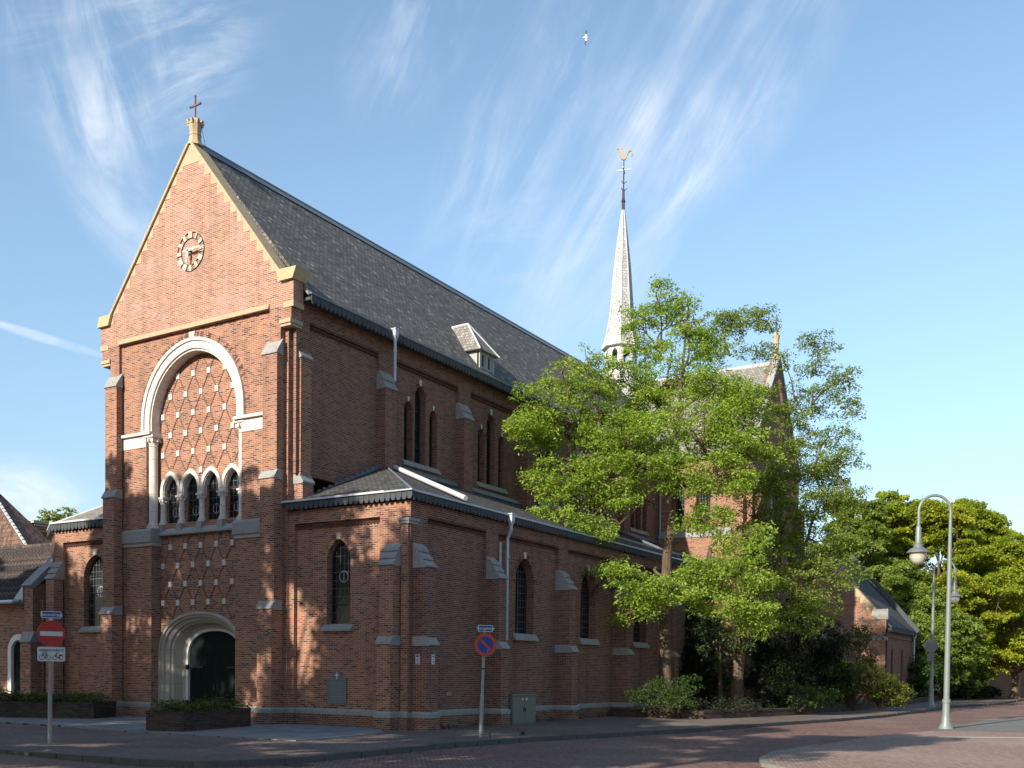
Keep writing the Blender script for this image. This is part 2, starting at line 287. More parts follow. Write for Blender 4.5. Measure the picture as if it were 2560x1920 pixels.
# ------------------------------------------------------------ mesh building
def q3(a): return (float(a[0]), float(a[1]), float(a[2]))
class MB:
    """collects shapes; build() links them as ONE mesh object"""
    def __init__(s): s.v = []; s.f = []; s.mi = []; s.cur = 0; s.mats = []
    def mat(s, key):
        if key not in s.mats: s.mats.append(key)
        s.cur = s.mats.index(key); return s
    def face(s, pts):
        b = len(s.v); s.v += [q3(p) for p in pts]; s.f.append(tuple(range(b, b+len(pts)))); s.mi.append(s.cur); return s
    def add(s, vs, fs):
        b = len(s.v); s.v += [q3(p) for p in vs]
        for f in fs: s.f.append(tuple(b+i for i in f)); s.mi.append(s.cur)
        return s
    def box(s, x0, x1, y0, y1, z0, z1):
        return s.hexa([(x0, y0, z0), (x1, y0, z0), (x1, y1, z0), (x0, y1, z0), (x0, y0, z1), (x1, y0, z1), (x1, y1, z1), (x0, y1, z1)])
    def hexa(s, p): return s.add(p, [(3, 2, 1, 0), (4, 5, 6, 7), (0, 1, 5, 4), (1, 2, 6, 5), (2, 3, 7, 6), (3, 0, 4, 7)])
    def obox(s, c, ex, ey, ez):
        c, ex, ey, ez = map(Vector, (c, ex, ey, ez))
        return s.hexa([c-ex-ey-ez, c+ex-ey-ez, c+ex+ey-ez, c-ex+ey-ez, c-ex-ey+ez, c+ex-ey+ez, c+ex+ey+ez, c-ex+ey+ez])
    def prism(s, poly, fn, a0, a1):
        """poly: 2D outline; fn(p, a) -> point; extruded from a0 to a1"""
        n = len(poly); A = [fn(p, a0) for p in poly]; B = [fn(p, a1) for p in poly]
        tri = tessellate_polygon([[Vector((p[0], p[1], 0)) for p in poly]])
        s.add(A+B, [t for t in tri] + [tuple(n+i for i in reversed(t)) for t in tri] + [(i, (i+1) % n, n+(i+1) % n, n+i) for i in range(n)])
        return s
    def plate(s, outer, holes, fn, d0, d1, edges=True, jamb=None):
        """a wall face with real openings; the openings' jambs and the outline run back from depth d0 to d1"""
        loops = [outer]+list(holes); flat = [p for lp in loops for p in lp]
        tri = tessellate_polygon([[Vector((p[0], p[1], 0)) for p in lp] for lp in loops])
        s.add([fn(p, d0) for p in flat], [tuple(t) for t in tri])
        keep = s.cur
        for k, lp in enumerate(loops):
            if k == 0 and not edges: continue
            if k > 0 and jamb: s.mat(jamb)
            n = len(lp); s.add([fn(p, d0) for p in lp]+[fn(p, d1) for p in lp], [(i, (i+1) % n, n+(i+1) % n, n+i) for i in range(n)])
            s.cur = keep
        return s
    def band(s, a, b, fn, d0, d1, closed=False, back=False):
        """the strip between two outlines with the same number of points, with thickness"""
        n = len(a); m = n if closed else n-1
        s.add([fn(p, d0) for p in a]+[fn(p, d0) for p in b]+[fn(p, d1) for p in a]+[fn(p, d1) for p in b],
              [(i, (i+1) % n, n+(i+1) % n, n+i) for i in range(m)] + [(i, (i+1) % n, 2*n+(i+1) % n, 2*n+i) for i in range(m)] + [(n+i, n+(i+1) % n, 3*n+(i+1) % n, 3*n+i) for i in range(m)])
        if not closed:
            for i in (0, n-1): s.add([fn(a[i], d0), fn(b[i], d0), fn(b[i], d1), fn(a[i], d1)], [(0, 1, 2, 3)])
        return s
    def tube(s, pts, rad, seg=8, cap=True):
        pts = [Vector(p) for p in pts]; n = len(pts); rad = [rad]*n if isinstance(rad, (int, float)) else list(rad)
        ref = None; rings = []
        for i, p in enumerate(pts):
            t = (pts[min(i+1, n-1)]-pts[max(i-1, 0)]).normalized()
            if ref is None: ref = Vector((1, 0, 0)) if abs(t.x) < .8 else Vector((0, 1, 0))
            ref = (ref-t*ref.dot(t)); ref = ref.normalized() if ref.length > 1e-6 else t.orthogonal().normalized(); o = t.cross(ref)
            rings.append([p+(ref*math.cos(2*math.pi*k/seg)+o*math.sin(2*math.pi*k/seg))*rad[i] for k in range(seg)])
        fs = [(i*seg+k, i*seg+(k+1) % seg, (i+1)*seg+(k+1) % seg, (i+1)*seg+k) for i in range(n-1) for k in range(seg)]
        if cap: fs += [tuple(reversed(range(seg))), tuple((n-1)*seg+k for k in range(seg))]
        return s.add([p for r in rings for p in r], fs)
    def lathe(s, c, prof, seg=16, cap=True, twist=0.):
        """prof: (radius, height) pairs round a vertical axis"""
        n = len(prof); vs = [(c[0]+r*math.cos(2*math.pi*k/seg+twist), c[1]+r*math.sin(2*math.pi*k/seg+twist), c[2]+h) for r, h in prof for k in range(seg)]
        fs = [(i*seg+k, i*seg+(k+1) % seg, (i+1)*seg+(k+1) % seg, (i+1)*seg+k) for i in range(n-1) for k in range(seg)]
        if cap: fs += [tuple(reversed(range(seg))), tuple((n-1)*seg+k for k in range(seg))]
        return s.add(vs, fs)
    def sweep(s, path, prof, closed=False):
        """carries a profile of (outward offset, z) along a plan path; outward is to the right of travel"""
        P = [Vector((p[0], p[1])) for p in path]; n = len(P); offs = []
        for i in range(n):
            a = P[i]-P[i-1] if (i > 0 or closed) else None; b = P[(i+1) % n]-P[i] if (i < n-1 or closed) else None
            na = Vector((a.y, -a.x)).normalized() if a is not None and a.length > 0 else None; nb = Vector((b.y, -b.x)).normalized() if b is not None and b.length > 0 else None
            if na is None: m = nb
            elif nb is None: m = na
            else: m = (na+nb)/max(.25, 1+na.dot(nb))
            offs.append(m)
        k = len(prof); vs = [(P[i].x+offs[i].x*d, P[i].y+offs[i].y*d, z) for i in range(n) for d, z in prof]
        fs = [(i*k+j, i*k+j+1, ((i+1) % n)*k+j+1, ((i+1) % n)*k+j) for i in range(n if closed else n-1) for j in range(k-1)]
        if not closed: fs += [tuple(range(k)), tuple((n-1)*k+j for j in reversed(range(k)))]
        return s.add(vs, fs)
    def build(s, name, mat=None, parent=None, smooth=False, label=None, fix=True):
        me = bpy.data.meshes.new(name)
        off = parent.matrix_world.translation if parent is not None else Vector((0, 0, 0))
        vs = np.array(s.v, dtype=np.float64).reshape(-1, 3)
        o = bpy.data.objects.new(name, me); COL.objects.link(o)
        if parent is not None:
            base = Vector(BASE.get(parent.name, (0, 0, 0))); o.parent = parent; vs = vs-np.array(base); BASE[o.name] = tuple(base)
        me.from_pydata(vs.tolist(), [], s.f)
        keys = s.mats if s.mats else [mat]
        for k in keys: me.materials.append(M[k])
        if s.mats: me.polygons.foreach_set('material_index', s.mi)
        if fix:
            bm = bmesh.new(); bm.from_mesh(me); bmesh.ops.remove_doubles(bm, verts=bm.verts, dist=1e-5); bmesh.ops.recalc_face_normals(bm, faces=bm.faces); bm.to_mesh(me); bm.free()
        if smooth: me.polygons.foreach_set('use_smooth', [True]*len(me.polygons)); sharpen(me)
        if label: o['label'] = label
        me.update(); return o
BASE = {}
def sharpen(me, ang=40):
    try: me.set_sharp_from_angle(angle=R(ang))
    except Exception: pass
def tag(o, label, cat, group=None):
    o['label'] = label; o['category'] = cat
    if group: o['group'] = group
    return o
def thing(name, loc, label, cat, group=None):
    """an Empty at the thing's base; parts are given in world coordinates and stored relative to it"""
    o = bpy.data.objects.new(name, None); COL.objects.link(o); o.location = loc; o.empty_display_size = .3; BASE[o.name] = tuple(loc)
    return tag(o, label, cat, group)
def struct(o, kind='structure'): o['kind'] = kind; return o
FR = lambda p, d: (p[0], d, p[1])                 # a wall facing the viewer's street: p = (x, z), depth = y
SD = lambda p, d: (d, p[0], p[1])                 # a wall facing +x: p = (y, z), depth = x
def arc_pts(cx, hw, spring, apex, n=10):
    """a pointed arch from the right springing over the apex to the left springing"""
    rise = apex-spring; c = max(0., (rise*rise-hw*hw)/(2*hw)); r = hw+c; out = []
    a1 = math.atan2(rise, c) if c > 1e-6 else math.pi/2
    for i in range(n+1):
        a = a1*i/n; out.append((cx-c+r*math.cos(a), spring+(r*math.sin(a) if rise >= hw else rise*math.sin(a))))
    return out+[(2*cx-x, z) for x, z in reversed(out[:-1])]
def stilt(cx, hw, z0, spring, apex, n=10): return [(cx+hw, z0)]+arc_pts(cx, hw, spring, apex, n)+[(cx-hw, z0)]
def arch(cx, hw, base, spring, apex, n=10): return [(cx-hw, base), (cx+hw, base)]+arc_pts(cx, hw, spring, apex, n)
def ell(cx, hw, spring, apex, n=12, e=2.3):
    out = []
    for i in range(2*n+1):
        a = math.pi*i/(2*n); c, s_ = math.cos(a), math.sin(a)
        out.append((cx+hw*math.copysign(abs(c)**(2/e), c), spring+(apex-spring)*abs(s_)**(2/e)))
    return out
def voussoirs(m, cx, hw, spring, apex, t, fn, d0, d1, mats=('brick', 'brick_dark'), step=.075):
    """a ring of radial bricks round an arch head"""
    P = arc_pts(cx, hw, spring, apex, 40); L = [0]
    for a, b in zip(P, P[1:]): L.append(L[-1]+math.hypot(b[0]-a[0], b[1]-a[1]))
    n = int(L[-1]/step); k = 0
    def pt(s_):
        i = max(j for j in range(len(L)) if L[j] <= s_+1e-9); i = min(i, len(P)-2); f = (s_-L[i])/(L[i+1]-L[i])
        p = Vector((P[i][0]+(P[i+1][0]-P[i][0])*f, P[i][1]+(P[i+1][1]-P[i][1])*f)); tg = Vector((P[i+1][0]-P[i][0], P[i+1][1]-P[i][1])).normalized()
        return p, Vector((tg.y, -tg.x))
    for k in range(n):
        a, na = pt(L[-1]*(k+.08)/n); b, nb = pt(L[-1]*(k+.92)/n); na = nb = ((na+nb)/2).normalized()
        m.mat(mats[0] if random.random() < .62 else mats[1])
        m.prism([tuple(a), tuple(a+na*t), tuple(b+nb*t), tuple(b)], fn, d0, d1)
    return m
def scallops(m, p0, p1, out, z0, z1, w, th=.035):
    """a row of slate tiles with clipped lower corners hung along an eave"""
    p0, p1, out = Vector(p0), Vector(p1), Vector(out); n = max(1, round((p1-p0).length/w)); d = (p1-p0)/n; hgt = z1-z0
    for i in range(n):
        a = p0+d*(i+.03); b = p0+d*(i+.97); jog = random.uniform(-.006, .006); lift = random.uniform(-.012, .012)
        outl = [(0, hgt), (1, hgt), (1, .10*1.), (.72, 0), (.28, 0), (0, .10)]
        m.prism(outl, lambda p, t_: Vector((a.x+(b.x-a.x)*p[0]+out.x*(t_+jog), a.y+(b.y-a.y)*p[0]+out.y*(t_+jog), z0+lift+p[1]*(1 if p[1] > .2 else 1))), 0, th)
    return m
def text_mesh(m, body, size, origin, ux, uz, depth=.004, bold=0.):
    """letters as real raised shapes on a sign face: ux along the line, uz up"""
    cu = bpy.data.curves.new('t', 'FONT'); cu.body = body; cu.size = size; cu.align_x = 'CENTER'; cu.align_y = 'CENTER'; cu.extrude = depth; cu.offset = bold; cu.resolution_u = 3
    ob = bpy.data.objects.new('t', cu); COL.objects.link(ob); dg = bpy.context.evaluated_depsgraph_get(); dg.update()
    me = ob.evaluated_get(dg).to_mesh(); origin, ux, uz = Vector(origin), Vector(ux).normalized(), Vector(uz).normalized(); un = ux.cross(uz)
    m.add([origin+ux*v.co.x+uz*v.co.y+un*v.co.z for v in me.vertices], [tuple(p.vertices) for p in me.polygons])
    ob.evaluated_get(dg).to_mesh_clear(); bpy.data.objects.remove(ob); bpy.data.curves.remove(cu); return m
# ------------------------------------------------------------ the church
church = thing('church', (0, 0, 0), 'large red brick church with pointed gable, clock, blind arch and slate roof', 'church')
ZB = -.35                                              # walls run below the paving
# --- west front
m = MB().mat('brick_pale')
gable = [(-4.81, 13.545), (4.81, 13.545), (4.81, 14.36), (4.42, 14.36), (0, 19.86), (-4.42, 14.36), (-4.81, 14.36)]
m.plate(gable, [], FR, 0, .46); m.face([FR(p, .46) for p in gable])
m.mat('brick')
for s in (-1, 1):
    x = lambda a, b: (min(s*a, s*b), max(s*a, s*b))
    m.box(*x(3.77, 4.72), 0, .46, 12.98, 13.54); m.box(*x(3.77, 4.26), 0, .5, ZB, 12.979)
    m.box(*x(4.26, 4.415), .2, .6, ZB, 12.978)
m.plate([(-3.769, ZB), (-2.13, ZB), (-2.13, 6.8), (-2.40, 6.8), (-2.40, 10.25)]+list(reversed(stilt(0, 2.56, 10.27, 10.62, 13.24, 14)))+[(2.40, 10.25), (2.40, 6.8), (2.13, 6.8), (2.13, ZB), (3.769, ZB), (3.769, 13.54), (-3.769, 13.54)], [], FR, .1, .5)
voussoirs(m, 0, 2.565, 10.62, 13.25, .21, FR, .092, .2)
m.build('facade_wall', parent=church)
# recessed field with its lozenges of brick and stone studs
m = MB().mat('brick'); Y5 = .5
lan = [(-2.24, 7.0), (2.24, 7.0), (2.24, 7.95)]
for cx in (1.56, .52, -.52, -1.56): lan += [(x, z) for x, z in arc_pts(cx, .47, 8.16, 8.82, 8)]
lan += [(-2.24, 7.95)]
port = [(-2.10, ZB+.02)]+[(x, z) for x, z in reversed(ell(0, 2.10, 2.35, 3.74, 14))]+[(2.10, ZB+.02)]
m.plate([(-2.5, ZB), (2.5, ZB), (2.5, 10.2)]+stilt(0, 2.5, 10.27, 10.62, 13.18, 12)+[(-2.5, 10.2)], [lan, port], FR, Y5, .80, edges=False)
for cx in (-2.08, -1.04, 0, 1.04, 2.08): m.box(cx-.17, cx+.17, .62, .80, 6.6, 8.3)
m.mat('brick_rib')
def inside(x, z):
    if abs(x) > 2.4: return False
    if z > 10.6: return math.hypot(abs(x)+.10, z-10.6) < 2.28
    if 6.62 < z < 8.0: return False
    if 8.0 <= z < 9.0:
        for cx in (-1.56, -.52, .52, 1.56):
            c = (.71*.71-.52*.52)/(2*.52)
            if abs(x-cx) < .54 and (z < 8.17 or math.hypot(abs(x-cx)+c, z-8.17) < .52+c+.03): return False
    if z < 6.57: return abs(x) < 2.1 and not (abs(x/2.17)**2.3+abs(max(0, z-2.35)/1.5)**2.3 < 1)
    return abs(x) < 2.38
PXN, PZN = .785, .668
nodes_up = [(i*PXN+(PXN/2 if k % 2 else 0), 12.88-k*.6825) for k in range(8) for i in range(-4, 5)]
nodes_lo = [(i*PXN+(0 if k % 2 == 0 else PXN/2), 6.15-k*PZN) for k in range(-1, 6) for i in range(-4, 5)]
for nodes, hh in ((nodes_up, .6825), (nodes_lo, PZN)):
    for x, z in nodes:
        for sx in (-1, 1):
            x1, z1 = x+sx*PXN/2, z-hh; n = 8
            for k in range(n):
                a = (x+(x1-x)*k/n, z+(z1-z)*k/n); b = (x+(x1-x)*(k+1)/n, z+(z1-z)*(k+1)/n)
                if inside(*a) and inside(*b):
                    dx, dz = b[0]-a[0], b[1]-a[1]; l = math.hypot(dx, dz); nx, nz = -dz/l*.019, dx/l*.019
                    m.prism([(a[0]-nx, a[1]-nz), (b[0]-nx, b[1]-nz), (b[0]+nx, b[1]+nz), (a[0]+nx, a[1]+nz)], FR, Y5-.022, Y5+.02)
m.mat('node')
for x, z in nodes_up+nodes_lo:
    if inside(x, z+.05) and inside(x, z-.05) and inside(x-.05, z): m.box(x-.08, x+.08, Y5-.04, Y5+.02, z-.10, z+.10)
m.build('lozenge_field', parent=church)
# big arch of white stone, imposts, columns
m = MB().mat('white')
m.band(stilt(0, 2.19, 10.27, 10.60, 12.90, 16), stilt(0, 2.44, 10.27, 10.61, 13.14, 16), FR, .05, .52)
m.band(stilt(0, 2.45, 10.27, 10.61, 13.15, 16), stilt(0, 2.575, 10.27, 10.62, 13.255, 16), FR, .0, .14)
m.band(stilt(0, 2.13, 10.27, 10.59, 12.83, 16), stilt(0, 2.192, 10.27, 10.60, 12.902, 16), FR, .11, .52)
m.prism([(-.10, 13.26), (.10, 13.26), (.15, 13.47), (-.15, 13.47)], FR, .06, .2)
m.build('arch_surround', parent=church)
for s in (-1, 1):
    x = lambda a, b: (min(s*a, s*b), max(s*a, s*b))
    MB().mat('white').box(*x(2.42, 3.765), .085, .3, 9.75, 10.17).box(*x(2.1, 3.768), -.02, .56, 10.17, 10.27).build('impost_block', parent=church)
    m = MB().mat('grey').box(*x(2.06, 3.765), .0, .52, 6.33, 6.72); m.prism([(.0, 6.72), (.09, 6.82), (.5, 6.82), (.5, 6.72)], (lambda p, a: (a, p[0], p[1])), *x(2.065, 3.764))
    m.mat('portal').box(*x(2.08, 3.765), .06, .5, 6.19, 6.33); m.build('base_block', parent=church)
def column(parent, cx, cy, z0, z1, r, cap, name='column', mat='white'):
    c = MB().mat(mat); h = z1-z0
    c.lathe((cx, cy, z0), [(r*1.55, 0), (r*1.55, cap*.22), (r*1.3, cap*.26), (r*1.4, cap*.38), (r*1.1, cap*.48), (r, cap*.6), (r, h-cap*.98), (r*1.18, h-cap*.95), (r*1.0, h-cap*.88), (r*1.12, h-cap*.6), (r*1.5, h-cap*.28), (r*1.35, h-cap*.2)], 16)
    c.box(cx-r*1.6, cx+r*1.6, cy-r*1.6, cy+r*1.6, z1-cap*.2, z1)
    for k in range(8):                                     # leaves of the capital
        a = k*math.pi/4; c.obox((cx+math.cos(a)*r*1.42, cy+math.sin(a)*r*1.42, z1-cap*.42), (r*.22, 0, 0), (0, r*.22, 0), (0, 0, cap*.16))
    return c.build(name, parent=parent, smooth=True)
for s in (-1, 1): column(church, s*2.27, .31, 6.8, 10.165, .155, .42)
# four lancets on little columns
m = MB().mat('white')
for cx in (-1.56, -.52, .52, 1.56):
    m.band(stilt(cx, .385, 7.96, 8.17, 8.71, 10), stilt(cx, .515, 7.96, 8.17, 8.87, 10), FR, .44, .70); m.band(stilt(cx, .36, 7.96, 8.17, 8.68, 10), stilt(cx, .388, 7.96, 8.17, 8.712, 10), FR, .49, .70)
m.build('lancet_arcade', parent=church)
m = MB().mat('grey'); m.prism([(.34, 6.565), (.34, 6.63), (.66, 7.0), (.96, 7.0), (.96, 6.565)], (lambda p, a: (a, p[0], p[1])), -2.12, 2.12); 
for cx in (-2.02, -1.04, 0, 1.04, 2.02): m.box(cx-.13, cx+.13, .38, .64, 6.6, 6.97)
m.build('lancet_sill', parent=church)
for cx in (-2.02, -1.04, 0, 1.04, 2.02): column(church, cx, .55, 6.965, 7.955, .105, .30, 'small_column')
def window(parent, cx, hw, z0, spring, apex, d, fn, frame_mat='iron', glass='leaded', bars=(), mull=0, dd=.04, seal=None):
    """glass pane set in the wall with a thin frame; the pane is the part, the frame its sub-part"""
    g = MB().mat(glass); out = arch(cx, hw, z0, spring, apex, 8)
    g.plate(out, [], fn, d, d+(dd if fn is FR else -dd)); w = g.build('window', parent=parent)
    sg = 1 if fn is FR else -1
    f = MB().mat(frame_mat); inn = arch(cx, hw-.045, z0+.045, spring, apex-.06, 8)
    f.band(out, inn, fn, d-sg*.025, d+sg*.02, closed=True)
    for z in bars: f.box(*( (cx-hw+.03, cx+hw-.03, d-.03, d-.005) if fn is FR else (d+.005, d+.03, cx-hw+.03, cx+hw-.03)), z-.014, z+.014)
    for k in range(mull):
        a = cx-hw+2*hw*(k+1)/(mull+1); f.box(*((a-.02, a+.02, d-.03, d-.004) if fn is FR else (d+.004, d+.03, a-.02, a+.02)), z0, spring+.5*(apex-spring))
    if seal:                                              # a leaded roundel in the glass
        a = [(cx+seal[1]*math.cos(2*math.pi*k/20), seal[0]+seal[1]*math.sin(2*math.pi*k/20)) for k in range(20)]; b = [(cx+(p[0]-cx)*.9, seal[0]+(p[1]-seal[0])*.9) for p in a]
        f.mat('zinc').band(a, b, fn, d-sg*.012, d, closed=True)
        f.box(cx-.008, cx+.008, d-.010, d-.002, seal[0]-seal[1], seal[0]+seal[1]) if fn is FR else None
    f.build('window_frame', parent=w); return w
for cx in (-1.56, -.52, .52, 1.56): window(church, cx, .38, 6.99, 8.16, 8.70, .735, FR, bars=(7.55, 8.1), seal=(7.42, .17))
# portal
loops = [(.40, 2.13, 3.80), (.40, 2.02, 3.71), (.46, 2.00, 3.69), (.47, 1.93, 3.63), (.56, 1.90, 3.61), (.62, 1.78, 3.50), (.70, 1.76, 3.49), (.72, 1.70, 3.44), (.76, 1.68, 3.42), (1.06, 1.60, 3.35), (1.08, 1.50, 3.27), (1.10, 1.46, 3.24), (1.18, 1.46, 3.24)]
m = MB().mat('portal'); vs = []; n = 29+2
for y, hw, ap in loops:
    e = ell(0, hw, 2.30, ap, 14); vs += [(hw, y, ZB)]+[(x, y, z) for x, z in e]+[(-hw, y, ZB)]
m.add(vs, [(i*n+k, i*n+k+1, (i+1)*n+k+1, (i+1)*n+k) for i in range(len(loops)-1) for k in range(n-1)])
e = ell(0, 2.13, 2.30, 3.80, 14); m.add([(x, .40, z) for x, z in e]+[(x, .52, z) for x, z in e], [(k, k+1, 29+k+1, 29+k) for k in range(28)])
m.build('portal_surround', parent=church, fix=True)
m = MB().mat('whitepaint'); a = [(1.47, .02)]+ell(0, 1.47, 2.25, 3.25, 14)+[(-1.47, .02)]; b = [(1.36, .02)]+ell(0, 1.36, 2.25, 3.15, 14)+[(-1.36, .02)]
m.band(a, b, FR, 1.10, 1.24); m.build('door_frame', parent=church)
for s in (-1, 1):
    e = [(x, z) for x, z in ell(0, 1.365, 2.25, 3.16, 14)]; half = [p for p in e if p[0]*s >= -1e-6]
    pts = ([(1.365, .0)]+half+[(.004, .0)]) if s > 0 else ([(-.004, .0)]+half+[(-1.365, .0)])
    m = MB().mat('greendoor').prism(pts, FR, 1.20, 1.27)
    for k in range(1, 9): m.box(s*k*.15-.006, s*k*.15+.006, 1.19, 1.2, .05, 2.3)
    d = m.build('door', parent=church)
    h = MB().mat('black')
    for z in (.55, 1.85): h.box(*sorted((s*1.40, s*.62)), 1.16, 1.2, z-.035, z+.035)
    for z in (.55, 1.85): h.box(*sorted((s*1.47, s*1.36)), 1.08, 1.17, z-.09, z+.09)
    h.build('hinge', parent=d)
    h = MB().mat('iron'); h.tube([(s*.10, 1.15, 1.15), (s*.10, 1.12, 1.15), (s*.22, 1.12, 1.15)], .015, 6); h.box(s*.10-.03, s*.10+.03, 1.18, 1.2, 1.02, 1.25); h.build('handle', parent=d)
MB().mat('grey').box(-2.05, 2.05, .30, 1.25, -.2, .03).build('door_step', parent=church)
# string course, corner stones, gable coping with stepped quoins
m = MB().mat('sand'); m.prism([(.12, 13.545), (-.07, 13.56), (-.07, 13.63), (-.045, 13.65), (-.045, 13.71), (.0, 13.73), (.12, 13.73)], (lambda p, a: (a, p[0], p[1])), -3.77, 3.765); m.build('string_course', parent=church)
m = MB()
for s in (-1, 1):
    x = lambda a, b: (min(s*a, s*b), max(s*a, s*b))
    m.mat('sand').box(*x(4.38, 4.825), -.015, .48, 13.49, 13.66)
    m.mat('sand').box(*x(4.24, 4.74), -.06, .52, 12.99, 13.12); m.box(*x(4.26, 4.71), -.02, .50, 12.90, 12.99)
m.build('corner_stone', parent=church)
m = MB().mat('sand'); L = math.hypot(4.42, 5.5); ux, uz = -4.42/L, 5.5/L
for s in (-1, 1):                                     # raking coping slabs
    prof = [(-.08, -.02), (-.08, .065), (.50, .065), (.50, -.02)]
    a0 = Vector((s*4.50, 0, 14.33)); d = Vector((s*ux, 0, uz)); nn = Vector((s*uz, 0, -ux)); nn = Vector((s*.78, 0, .627))
    nseg = 9
    for k in range(nseg):
        p0 = a0+d*(L*k/nseg+.006); p1 = a0+d*(L*1.0*(k+1)/nseg-.004); V8 = [p+Vector((0, y, 0))+nn*h for p in (p0, p1) for y, h in prof]
        m.add(V8, [(0, 1, 2, 3), (7, 6, 5, 4), (0, 4, 5, 1), (1, 5, 6, 2), (2, 6, 7, 3), (3, 7, 4, 0)])
    for k in range(14):                               # stepped quoins let into the brick
        z0 = 14.37+k*.386; xo = 4.42-(z0-14.36)*4.42/5.5; xt = 4.42-(z0+.386-14.36)*4.42/5.5; w = .30
        if xt < .2: break
        m.prism([(s*(xo-w), z0), (s*xo, z0), (s*xt, z0+.38), (s*(xo-w), z0+.38)] if xo-w < xt else [(s*(xo-w), z0), (s*xo, z0), (s*xt, z0+.38)], FR, -.006, .1)
m.prism([(-.62, 19.16), (.62, 19.16), (0, 19.98)], FR, -.012, .1)
m.build('gable_coping', parent=church)
for s in (-1, 1):
    m = MB().mat('lichen'); 
    m.prism([(s*4.28, 14.345), (s*4.86, 14.345), (s*5.02, 14.70), (s*4.12, 14.72)] if s > 0 else [(s*4.28, 14.345), (s*4.90, 14.345), (s*4.78, 14.72), (s*4.12, 14.72)], FR, -.11, .52)
    m.build('kneeler', parent=church)
# finial
m = MB().mat('sand'); m.lathe((0, .2, 19.84), [(.30, 0), (.235, .14), (.20, .30), (.20, .34), (.215, .36), (.215, .40), (.195, .42), (.205, .52), (.235, .66), (.26, .78), (.22, .79), (.185, .80), (.18, .87), (.12, .95), (.05, .98)], 8, twist=.39)
for k in range(8):
    a = k*math.pi/4+.39; m.obox((math.cos(a)*.235, .2+math.sin(a)*.235, 20.62), (.045, 0, 0), (0, .045, 0), (.02*math.cos(a), .02*math.sin(a), .07))
fin = m.build('finial', parent=church)
m = MB().mat('iron_rust'); m.tube([(0, .2, 20.78), (0, .2, 21.56)], .030, 6); m.lathe((0, .2, 20.8), [(.06, 0), (.07, .04), (.03, .08)], 8); m.box(-.24, .24, .175, .225, 21.22, 21.28)
for p in ((-.25, 21.25), (.25, 21.25), (0, 21.56)): m.lathe((p[0], .2, p[1]-.04), [(.02, 0), (.045, .04), (.02, .08)], 8)
m.mat('zinc').tube([(0, .2, 21.5), (0, .2, 21.80)], .008, 5); m.build('cross', parent=fin)
MB().mat('iron').tube([(.22, .25, 20.55), (.25, .3, 20.3), (.30, .4, 19.8)], .008, 5).build('lightning_wire', parent=church)
# clock
ck = MB().mat('black'); cz = 16.17
def ring(m, r0, r1, cx, cz, y0, y1, n=40):
    a = [(cx+r0*math.cos(2*math.pi*k/n), cz+r0*math.sin(2*math.pi*k/n)) for k in range(n)]; b = [(cx+r1*math.cos(2*math.pi*k/n), cz+r1*math.sin(2*math.pi*k/n)) for k in range(n)]
    return m.band(a, b, FR, y0, y1, closed=True)
ring(ck, .645, .665, 0.03, cz, -.03, .0); ring(ck, .455, .475, 0.03, cz, -.03, .0); ck.mat('gilt')
for k in range(12):                                   # hour marks: thin strokes like numerals
    a = math.pi/2-k*math.pi/6; c, s_ = math.cos(a), math.sin(a); strokes = {0: 3, 1: 1, 2: 2, 3: 3, 4: 3, 5: 2, 6: 2, 7: 3, 8: 4, 9: 2, 10: 2, 11: 2}[k]
    for j in range(strokes):
        o = (j-(strokes-1)/2)*.062; ck.obox((.03+c*.56-s_*o, -.03, cz+s_*.56+c*o), (c*.098, 0, s_*.098), (0, .012, 0), (-s_*.023, 0, c*.023))
clock = ck.build('clock_dial', parent=church)
def hand(ang, l, tail, w, name):
    h = MB().mat('gilt'); a = math.pi/2-ang; c, s_ = math.cos(a), math.sin(a)
    P = lambda u, v: (.03+c*u-s_*v, cz+s_*u+c*v)
    h.prism([P(-tail, -w*.4), P(-tail*.6, -w), P(0, -w*.7), P(l*.45, -w*1.35), P(l*.55, -w*.6), P(l*.95, -w*.75), P(l, 0), P(l*.95, w*.75), P(l*.55, w*.6), P(l*.45, w*1.35), P(0, w*.7), P(-tail*.6, w), P(-tail, w*.4)], FR, -.17, -.15)
    h.build(name, parent=clock)
hand(R(88), .63, .26, .042, 'minute_hand'); hand(R(187), .42, .1, .05, 'hour_hand')
m = MB().mat('iron'); m.tube([(.03, .0, cz), (.03, -.16, cz)], .03, 8); m.build('clock_axle', parent=clock)
# --- buttresses
def buttress_front(x0, x1, stages, yb, caps, name='buttress', brick='brick'):
    """stages: (z bottom, z top, y front); caps: (z low, z high, y front low, y back high, courses)"""
    m = MB().mat(brick)
    for z0, z1, y in stages: m.box(x0, x1, y, yb, z0, z1)
    o = m.build(name, parent=church)
    for z0, z1, y0, y1, n in caps:
        c = MB().mat('grey'); pr = [(yb-.01, z0-.03), (y0+.03, z0-.03)]
        for k in range(n):
            a, b = k/n, (k+1)/n; zl, zh = z0+(z1-z0)*a, z0+(z1-z0)*b; yl, yh = y0+(y1-y0)*a, y0+(y1-y0)*b
            pr += ([(yl-.05, zl)] if k == 0 else [(yl-.045, zl-.015)])+[(yl-.035, zl+.06), (yh-.002, zh-.02)]
        c.prism(pr+[(y1, z1), (yb-.01, z1)], (lambda p, a_: (a_, p[0], p[1])), x0-.035, x1+.035); c.build('weathering', parent=o)
    return o
